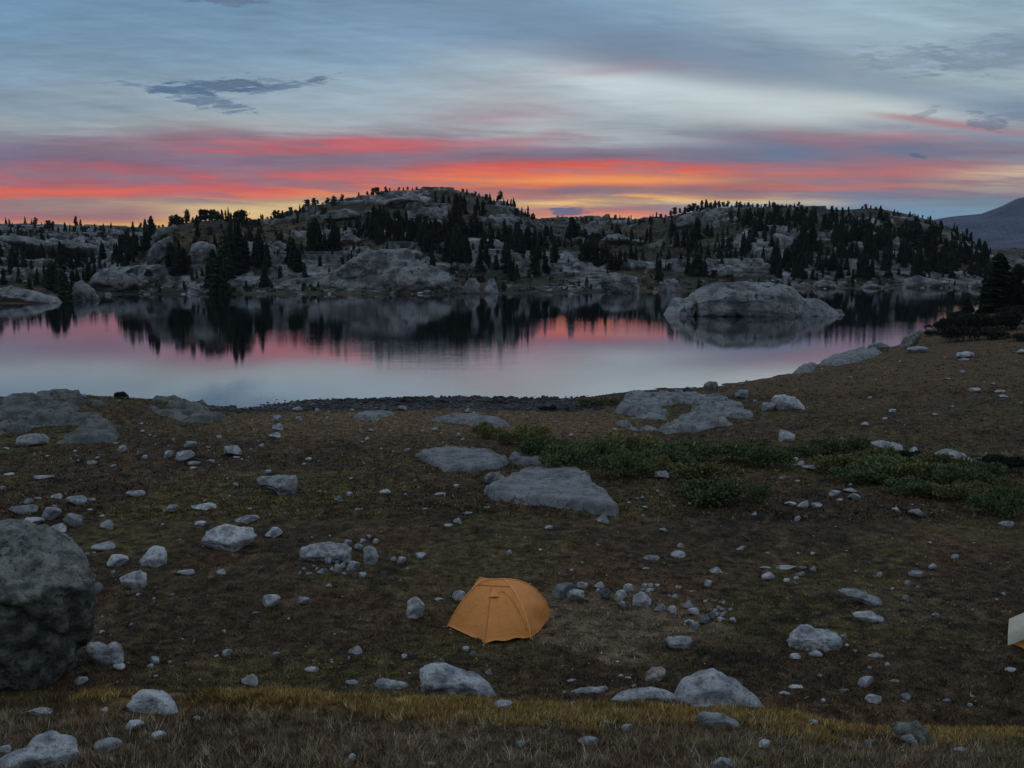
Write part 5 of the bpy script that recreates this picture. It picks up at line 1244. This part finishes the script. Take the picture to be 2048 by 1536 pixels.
def bushes(name, phrase, group, items):
    items = sorted(items, key=lambda q: q[0])
    for k, (px, by, w, h, key) in enumerate(items):
        if name == 'juniper_bush': h = h * 0.72
        P = hit(px, by)
        dep = P[1] / ray(px, by)[1]
        s = dep / F
        a = w * s / 2 / 0.95
        e = max(view_sink(px, by), 0.02)
        dp = min(a * 0.75, 0.6 * h * s / max(math.sin(e), 0.1))
        H = max(0.75 * h * s, 1.45 * (h * s - 0.9 * dp * math.sin(e)))
        tone = {'green': 'dark green', 'olive': 'olive green', 'yellow': 'yellowish', 'dark': 'near-black'}[key]
        size = 'wide' if w > 95 else ('middling' if w > 55 else 'small')
        g = ground_z(P[0], P[1] + dp * 0.7)
        o = link(name, None, loc=(P[0], P[1] + dp * 0.7, g - 0.03), label=f"{size} {tone} shrub, {ordinal(k)} from left {phrase}", cat='shrub', group=group)
        link('foliage', BUSH[key, (k * 2 + int(px)) % 3], parent=o); link('stem', STEM[k % 3], parent=o)
        o.scale = (a, dp, H); o.rotation_euler = (0, 0, (0, PI)[k % 2])
bushes('willow_shrub', 'in the willow band crossing the meadow', 'willows of the band', [
 (975,878,62,26,'yellow'),(1018,892,60,24,'olive'),(1062,885,78,28,'yellow'),(1085,925,120,46,'green'),(1095,898,70,26,'olive'),(1140,950,110,52,'green'),(1160,918,90,34,'olive'),(1195,935,120,48,'green'),(1225,905,70,24,'olive'),(1262,918,120,42,'yellow'),(1245,958,105,46,'green'),(1310,925,110,44,'olive'),(1330,945,110,42,'green'),(1385,925,110,40,'green'),(1300,955,80,34,'olive'),(1415,970,140,44,'olive'),(1400,1000,90,36,'green'),(1455,1018,150,54,'green'),(1515,1012,60,34,'green'),(1470,930,110,36,'green'),(1535,940,100,40,'green'),(1500,905,90,22,'olive'),(1615,915,70,22,'green'),(1665,912,80,28,'green'),(1705,918,100,36,'green'),(1690,952,110,36,'olive'),(1745,945,120,38,'olive'),(1790,968,150,46,'green'),(1735,975,110,34,'green'),(1855,975,140,46,'olive'),(1850,1000,110,34,'green'),(1925,985,120,46,'green'),(1890,948,100,34,'olive'),(1925,1005,100,32,'olive'),(1975,968,90,36,'green'),(1990,1030,100,40,'green'),(2035,1042,80,56,'green'),(2010,945,100,32,'dark'),(1965,1000,80,30,'olive'),(1830,930,60,22,'dark'),(2040,990,70,30,'olive')])
bushes('willow_shrub', 'by the shingle beach', 'shrubs by the beach', [(1190,814,64,16,'olive'),(1228,812,36,12,'olive'),(1095,822,40,8,'dark'),(240,797,34,13,'dark')])
bushes('juniper_bush', 'among the black bushes of the right bank', 'black bushes of the right bank', [(1885,662,50,20,'dark'),(1905,668,60,34,'dark'),(1932,684,80,34,'dark'),(1965,660,80,36,'dark'),(1935,658,60,34,'dark'),(2005,662,90,36,'dark'),(1990,680,70,24,'dark'),(2035,660,70,40,'dark'),(2030,634,60,24,'dark'),(2045,684,50,18,'dark'),(1920,638,30,20,'dark'),(1868,672,30,12,'dark')])

# ------------------------------------------------------------------ grass and turf
def blades(x, y, nb, h0, h1, w0, w1, spread, tint, lo, hi_, seed, lean=0.5):
    rg = np.random.default_rng(seed)
    n = len(x)
    x = np.repeat(x, nb) + rg.normal(0, spread, n * nb); y = np.repeat(y, nb) + rg.normal(0, spread, n * nb)
    z = zg(x, y) - 0.01
    c = zones(x, y, z) if tint is None else np.tile(np.array(tint), (n * nb, 1)) * (0.75 + 0.25 * rg.random((n * nb, 1)))
    m_ = n * nb
    h = rg.uniform(h0, h1, m_) * np.repeat(rg.uniform(0.6, 1.25, n), nb); w = rg.uniform(w0, w1, m_)
    a = rg.uniform(0, PI, m_); ld = rg.uniform(0, 2 * PI, m_); ll = h * rg.uniform(0.05, lean, m_) * 2
    dx_, dy_ = np.cos(a) * w / 2, np.sin(a) * w / 2
    p0 = np.stack([x - dx_, y - dy_, z], -1); p1 = np.stack([x + dx_, y + dy_, z], -1)
    p2 = np.stack([x + np.cos(ld) * ll, y + np.sin(ld) * ll, z + h], -1)
    v = np.stack([p0, p1, p2], 1).reshape(-1, 3)
    f = np.arange(m_ * 3).reshape(-1, 3)
    g = (rg.uniform(lo, hi_, m_) * np.repeat(np.exp(rg.normal(-0.1, 0.62, n)), nb))[:, None] * np.array([1.0, 0.97, 0.9])
    c = np.repeat(np.clip(c * g, 0.003, 0.6), 3, 0)
    return v, f, c

rg = np.random.default_rng(5)
def scatter(n, d0, d1, wide=0.66):
    d = np.exp(rg.uniform(math.log(d0), math.log(d1), n))
    return rg.uniform(-wide, wide, n) * d, d
# nearest grass
x, y = scatter(15000, 10.6, 16.0)
k = fbm(xy3(x, y), 1.2, 3) + 0.5 * fbm(xy3(x, y), 4.0, 2) > -0.22
parts = [blades(x[k], y[k], 8, 0.05, 0.15, 0.006, 0.014, 0.035, None, 0.7, 2.6, 1)]
x, y = scatter(6500, 10.6, 14.6)
parts.append(blades(x, y, 6, 0.08, 0.2, 0.005, 0.010, 0.03, (0.34, 0.27, 0.18), 0.5, 1.3, 2))
x, y = scatter(900, 10.6, 14.6)
k = fbm(xy3(x, y) + 7, 0.8, 3) > 0.05
parts.append(blades(x[k], y[k], 8, 0.05, 0.12, 0.008, 0.016, 0.05, (0.18, 0.065, 0.035), 0.5, 1.3, 3))
join_stuff('grass', parts, M_BLADE, 'short dry brown grass on the nearest shelf', 'grass')
# yellow sedge along the lip
x, y = scatter(36000, 13.6, 16.7)
k = (x > -7.2 + 0.5 * fbm(xy3(x, y), 1.0, 2)) & (2.0 * fbm(xy3(x, y), 0.7, 4, 0.62) + 0.9 * (1 - np.abs(y - 15.15) / 0.95) > 0.15)
x, y = x[k], y[k]
j = fbm(xy3(x, y) + 3, 0.7, 3)
parts = [blades(x[j < 0.12], y[j < 0.12], 8, 0.05, 0.13, 0.008, 0.018, 0.04, (0.40, 0.25, 0.085), 0.5, 1.35, 4),
         blades(x[j >= 0.12], y[j >= 0.12], 8, 0.05, 0.13, 0.008, 0.018, 0.04, (0.17, 0.13, 0.045), 0.5, 1.35, 5)]
join_stuff('sedge', parts, M_BLADE, 'band of yellow autumn sedge along the edge of the nearest shelf', 'grass')
# low turf of the meadow
x, y = scatter(42000, 16.8, 36.0)
parts = [blades(x, y, 5, 0.03, 0.085, 0.012, 0.03, 0.06, None, 0.5, 2.4, 6, 0.8)]
x, y = scatter(34000, 34.0, 74.0)
parts.append(blades(x, y, 4, 0.05, 0.13, 0.03, 0.07, 0.10, None, 0.5, 2.2, 7, 0.8))
x, y = scatter(9000, 70.0, 150.0)
k = zg(x, y) > WATER + 0.25
parts.append(blades(x[k], y[k], 4, 0.08, 0.2, 0.05, 0.12, 0.15, None, 0.55, 1.6, 8, 0.8))
join_stuff('turf', parts, M_BLADE, 'low brown heath and turf covering the meadow', 'ground cover')

# chips and cobbles nobody could count
parts = []
v0, f0 = ico(1)
def chip(x_, y_, s, tone):
    z_ = ground_z(x_, y_)
    v = v0 * (1 + 0.22 * rg.normal(size=(len(v0), 1))) * np.array([s * rg.uniform(0.8, 1.6), s, s * rg.uniform(0.45, 0.8)])
    parts.append((v + np.array([x_, y_, z_ + s * 0.15]), f0, np.tile(np.array(tone) * rg.uniform(0.5, 1.15), (len(v), 1))))
x, y = scatter(1500, 11.0, 100.0, 0.56)
zz = zg(x, y)
for i in range(len(x)):
    if zz[i] > WATER + 0.2: chip(x[i], y[i], y[i] / F * rg.uniform(0.8, 2.6), (0.30, 0.30, 0.30))
join_stuff('stone_chips', parts, M_HILL, 'pale chips of stone scattered through the turf', 'stone chips')
parts = []
for i in range(1500):
    x_ = rg.uniform(-22, 6.5); y_ = rg.uniform(67, 78.5)
    chip(x_, y_, rg.uniform(0.06, 0.20), (0.07, 0.07, 0.073))
join_stuff('shingle', parts, M_HILL, 'dark cobbles of the lake beach', 'shingle')

# ------------------------------------------------------------------ tents
def cloth(name, c, trans):
    m, t, b = new_mat(name)
    pos = t.n('ShaderNodeNewGeometry').outputs['Position']
    k = t.noise(pos, 2.2, 5, 0.6)
    cc = t.vm('SCALE', t.mix(0.0, c, c), scale=t.m('MULTIPLY_ADD', t.m('SUBTRACT', k, 0.5), 0.35, 1.0))
    t.put(b.inputs['Base Color'], cc)
    b.inputs['Roughness'].default_value = 0.55
    b.inputs['Specular IOR Level'].default_value = 0.3
    tr = t.n('ShaderNodeBsdfTranslucent'); t.put(tr.inputs[0], cc)
    mx_ = t.n('ShaderNodeMixShader'); mx_.inputs[0].default_value = trans
    t.nt.links.new(b.outputs[0], mx_.inputs[1]); t.nt.links.new(tr.outputs[0], mx_.inputs[2])
    out = [q for q in m.node_tree.nodes if q.type == 'OUTPUT_MATERIAL'][0]
    t.nt.links.new(mx_.outputs[0], out.inputs[0])
    bump(t, b, t.noise(pos, 4.5, 5, 0.6, 0.6), 0.8, 0.05)
    return m
M_ORANGE = cloth('orange_nylon', (0.64, 0.235, 0.05), 0.12)
M_SEAM = cloth('orange_seam', (0.85, 0.36, 0.10), 0.1)
M_CREAM = cloth('cream_nylon', (0.52, 0.47, 0.36), 0.2)
M_ZIP = plain('zip_tape', (0.46, 0.17, 0.04))
M_CORD = plain('cord', (0.45, 0.42, 0.36))
M_PEG = plain('aluminium_peg', (0.45, 0.45, 0.47), 0.35, 30, 0.1, 0.6)

def gpt(px, py):
    return hit(px, py)
def pole(corner, top, mixv, n=25):
    t = np.linspace(0, 1, n)[:, None]
    th = t * PI / 2
    s = mixv * (1 - np.cos(th)) + (1 - mixv) * t
    xy = corner[None, :2] * (1 - s) + top[None, :2] * s
    zz = corner[2] + (top[2] - corner[2]) * (mixv * np.sin(th) + (1 - mixv) * (1 - (1 - t) ** 1.35))
    return np.concatenate([xy, zz], 1)

def sheet(A, B, sag=0.0, out=None, n=17):
    """Cloth stretched between two pole lines; optional outward pull at each point."""
    m_ = len(A)
    s = np.linspace(0, 1, n)
    P = A[:, None, :] * (1 - s)[None, :, None] + B[:, None, :] * s[None, :, None]
    t = np.linspace(0, 1, m_)
    if out is not None: P = P + out(s[None, :], t[:, None])
    if sag:
        c = P.mean((0, 1)); n_ = np.cross(B[0] - A[0], A[-1] - A[0]); n_ /= np.linalg.norm(n_)
        P = P + n_ * sag * (4 * s * (1 - s))[None, :, None] * np.sin(t * PI)[:, None, None]
    return P

def cloth_obj(name, P, mat, parent, origin, thick=0.006):
    m_, n = P.shape[:2]
    v = (P - origin).reshape(-1, 3)
    me = mesh_from(name, v, grid_faces(m_, n), True)
    return link(name, me, mat, parent=parent)

def corner_on_ground(px, py):
    p = gpt(px, py); return p
Lc, Fc_, R1, R2 = corner_on_ground(895, 1255), corner_on_ground(969, 1289.5), corner_on_ground(1061, 1279), corner_on_ground(1090, 1252)
R2 = R1 + (R2 - R1) * 1.35; R2[2] = ground_z(R2[0], R2[1])
Bc = Lc + (R2 - R1); Bc[2] = ground_z(Bc[0], Bc[1])
midy = 0.25 * (Lc[1] + R1[1] + R2[1] + Bc[1])
def at_y(px, py, y_):
    r = ray(px, py); return r * (y_ / r[1])
HA, HB = at_y(971, 1160, midy), at_y(1008, 1159, midy)
org = np.array([0.5 * (Lc[0] + R2[0]), midy, ground_z(0.5 * (Lc[0] + R2[0]), midy)])
tent = link('dome_tent', None, loc=org, label='orange dome tent with its vestibule pulled out, pitched on the meadow', cat='tent')
pL, pR1, pR2, pB = pole(Lc, HA, 0.25), pole(R1, HB, 0.75), pole(R2, HB, 0.9), pole(Bc, HA, 0.75)
outv = (Fc_ - (Lc * 0.58 + R1 * 0.42)); outv[2] = Fc_[2] - 0.5 * (Lc[2] + R1[2])
SEAM = 0.42
def front_out(s, t):
    k = np.where(s < SEAM, s / SEAM, (1 - s) / (1 - SEAM))
    g = np.clip(1 - t / 0.80, 0, 1)
    # straight ridge line from the top of the seam down to the peg
    return (k * g)[..., None] * outv[None, None, :]
front = sheet(pL, pR1, 0.0, front_out, 51)
js = 21
lv = front[:, :js + 1].copy(); dv = front[:, js:].copy()
wr = np.linspace(0, 1, dv.shape[1])
dv[0, :, 2] += 0.035 + 0.04 * np.sin(wr * PI * 2.2) ** 2           # the door hem hangs a little clear of the turf
dv[:, :, 1] -= 0.022 * np.sin(wr * PI * 7)[None, :] * np.sin(np.linspace(0, PI, dv.shape[0]))[:, None]
lv[0, :, 2] += 0.05
cloth_obj('vestibule_panel', lv, M_ORANGE, tent, org)
cloth_obj('door_panel', dv, M_ORANGE, tent, org)
sd = sheet(pR1, pR2, 0.0, None, 25)
q1, q2 = np.meshgrid(np.linspace(0, 1, 25), np.linspace(0, 1, 25))
ndir = np.array([0.92, -0.30, 0.15])
sd = sd + ndir * ((0.02 * np.sin(q1 * PI) * np.sin(q2 * PI) ** 0.7) + 0.034 * np.sin((q1 * 1.5 + q2 * 5.0) * PI) * np.sin(q1 * PI) * (1 - q2))[..., None]
cloth_obj('side_panel', sd, M_ORANGE, tent, org)
cloth_obj('side_panel', sheet(pB, pL, 0.0), M_ORANGE, tent, org)
cloth_obj('back_panel', sheet(pR2, pB, 0.0), M_ORANGE, tent, org)
for p_ in (pL, pR1, pR2, pB):
    c = org + np.array([0, 0, 0.5]); dirn = p_ - c; dirn /= np.linalg.norm(dirn, axis=1)[:, None]
    v, f = tube(p_ + dirn * 0.010 - org, 0.014, 6)
    link('pole_sleeve', mesh_from('pole_sleeve', v, f, True), M_SEAM, parent=tent)
rp = np.array([HA + (HA - HB) * 0.25 + [0, -0.02, -0.02], HA + [0, 0, 0.012], HB + [0, 0, 0.012], HB + (HB - HA) * 0.22 + [0, -0.02, -0.035]])
v, f = tube(rp - org, 0.016, 6); link('ridge_pole', mesh_from('ridge_pole', v, f, True), M_SEAM, parent=tent)
seam = front[:, js][:21]
v, f = tube(seam + np.array([0, -0.012, 0.004]) - org, 0.011, 5); link('zip', mesh_from('zip', v, f, True), M_ZIP, parent=tent)
hs = np.stack([0.5 * (front[19, k] + front[20, k]) for k in range(0, 51)])
v, f = tube(hs + np.array([0, -0.010, 0.006]) - org, 0.009, 5); link('seam', mesh_from('seam', v, f, True), M_ZIP, parent=tent)
dz_ = np.stack([front[int(round(2 + 15 * math.sin(a_) )), min(50, js + 1 + int(round(26 * (1 - math.cos(a_)) / 2)))] for a_ in np.linspace(1.15, PI * 0.97, 24)])
v, f = tube(dz_ + np.array([0.004, -0.016, 0.004]) - org, 0.007, 5); link('zip', mesh_from('zip', v, f, True), M_ZIP, parent=tent)
# the little hood over the door vent
top, ta = front[19, js], front[16, js]
hp = []
for i in range(7):
    a = i / 6 * PI
    hp.append([ta + np.array([0.12 - 0.20 * math.cos(a), -0.03 - 0.15 * math.sin(a), -0.12 + 0.12 * math.sin(a)]) , top + np.array([0.03 - 0.02 * math.cos(a), -0.015, 0.0])])
hp = np.array(hp).transpose(1, 0, 2)
cloth_obj('vent_hood', hp, M_ORANGE, tent, org)
for q in (Lc, Fc_, R1, R2, Bc):
    dv_ = q - org; dv_[2] = 0; dv_ /= np.linalg.norm(dv_)
    a = q + dv_ * 0.10
    v, f = tube(np.array([a + np.array([0, 0, 0.05]), a + np.array([0, 0, -0.10])]) - org, 0.006, 5)
    pg = link('peg', mesh_from('peg', v, f, True), M_PEG, parent=tent)
    v, f = tube(np.array([q + [0, 0, 0.03], a + [0, 0, 0.04]]) - org, 0.004, 4)
    link('guy_line', mesh_from('guy_line', v, f, True), M_CORD, parent=tent)

# the second tent, only its corner in the picture
c0 = gpt(2014, 1291)
tw = math.atan2(c0[0], c0[1])
ax0 = np.array([math.cos(tw), -math.sin(tw)]); ay0 = np.array([math.sin(tw), math.cos(tw)])
o2 = np.concatenate([c0[:2] + ax0 * 1.35 + ay0 * 0.62, [0.0]]); o2[2] = ground_z(o2[0], o2[1])
t2 = link('tent', None, loc=o2, label='cream tent with an orange inner wall, just its corner showing at the picture edge', cat='tent')
t2.rotation_euler = (0, 0, -tw)
n = 33
a = np.linspace(0, PI, n)
ax = -np.cos(a) * 1.35; azz = (1 - np.abs(np.cos(a)) ** 1.15) * 0.85
def arch(y_, s, dz=0.0): return np.stack([ax * s, np.full(n, y_), azz * s + dz], -1)
fly = np.stack([arch(-0.66, 0.99, 0.03), arch(-0.60, 1.0, 0.30), arch(-0.1, 1.0, 0.27), arch(0.6, 1.0, 0.25), arch(1.3, 0.9, 0.1), arch(1.75, 0.6, 0.02)], 0)
cloth_obj('fly', fly, M_CREAM, t2, np.zeros(3))
inner = np.stack([arch(-0.52, 0.95, 0.0), arch(-0.45, 0.94, 0.0), arch(0.5, 0.93, 0), arch(1.2, 0.8, 0)], 0)
cloth_obj('inner_wall', inner, M_ORANGE, t2, np.zeros(3))
fr = np.stack([arch(-0.52, 0.95, 0.0), np.stack([ax * 0.95, np.full(n, -0.60), np.zeros(n)], -1)], 0)
cloth_obj('door_panel', fr, M_ORANGE, t2, np.zeros(3))

# ------------------------------------------------------------------ haze over the lake and hills
hz_lo, hz_hi = np.array([-1700.0, -30.0, -16.5]), np.array([3400.0, 3500.0, 190.0])
bv = [(x, y, z) for z in (hz_lo[2], hz_hi[2]) for x, y in ((hz_lo[0], hz_lo[1]), (hz_hi[0], hz_lo[1]), (hz_hi[0], hz_hi[1]), (hz_lo[0], hz_hi[1]))]
bf = [(3, 2, 1, 0), (4, 5, 6, 7), (0, 1, 5, 4), (1, 2, 6, 5), (2, 3, 7, 6), (3, 0, 4, 7)]
hm = bpy.data.materials.new('haze'); hm.use_nodes = True; hm.node_tree.nodes.clear()
ht = NT(hm.node_tree)
pv = ht.n('ShaderNodeVolumePrincipled'); pv.inputs['Color'].default_value = (0.75, 0.8, 0.9, 1); pv.inputs['Density'].default_value = 0.00003
ho = ht.n('ShaderNodeOutputMaterial'); hm.node_tree.links.new(pv.outputs[0], ho.inputs['Volume'])
link('haze', mesh_from('haze', bv, bf), hm, kind='stuff')
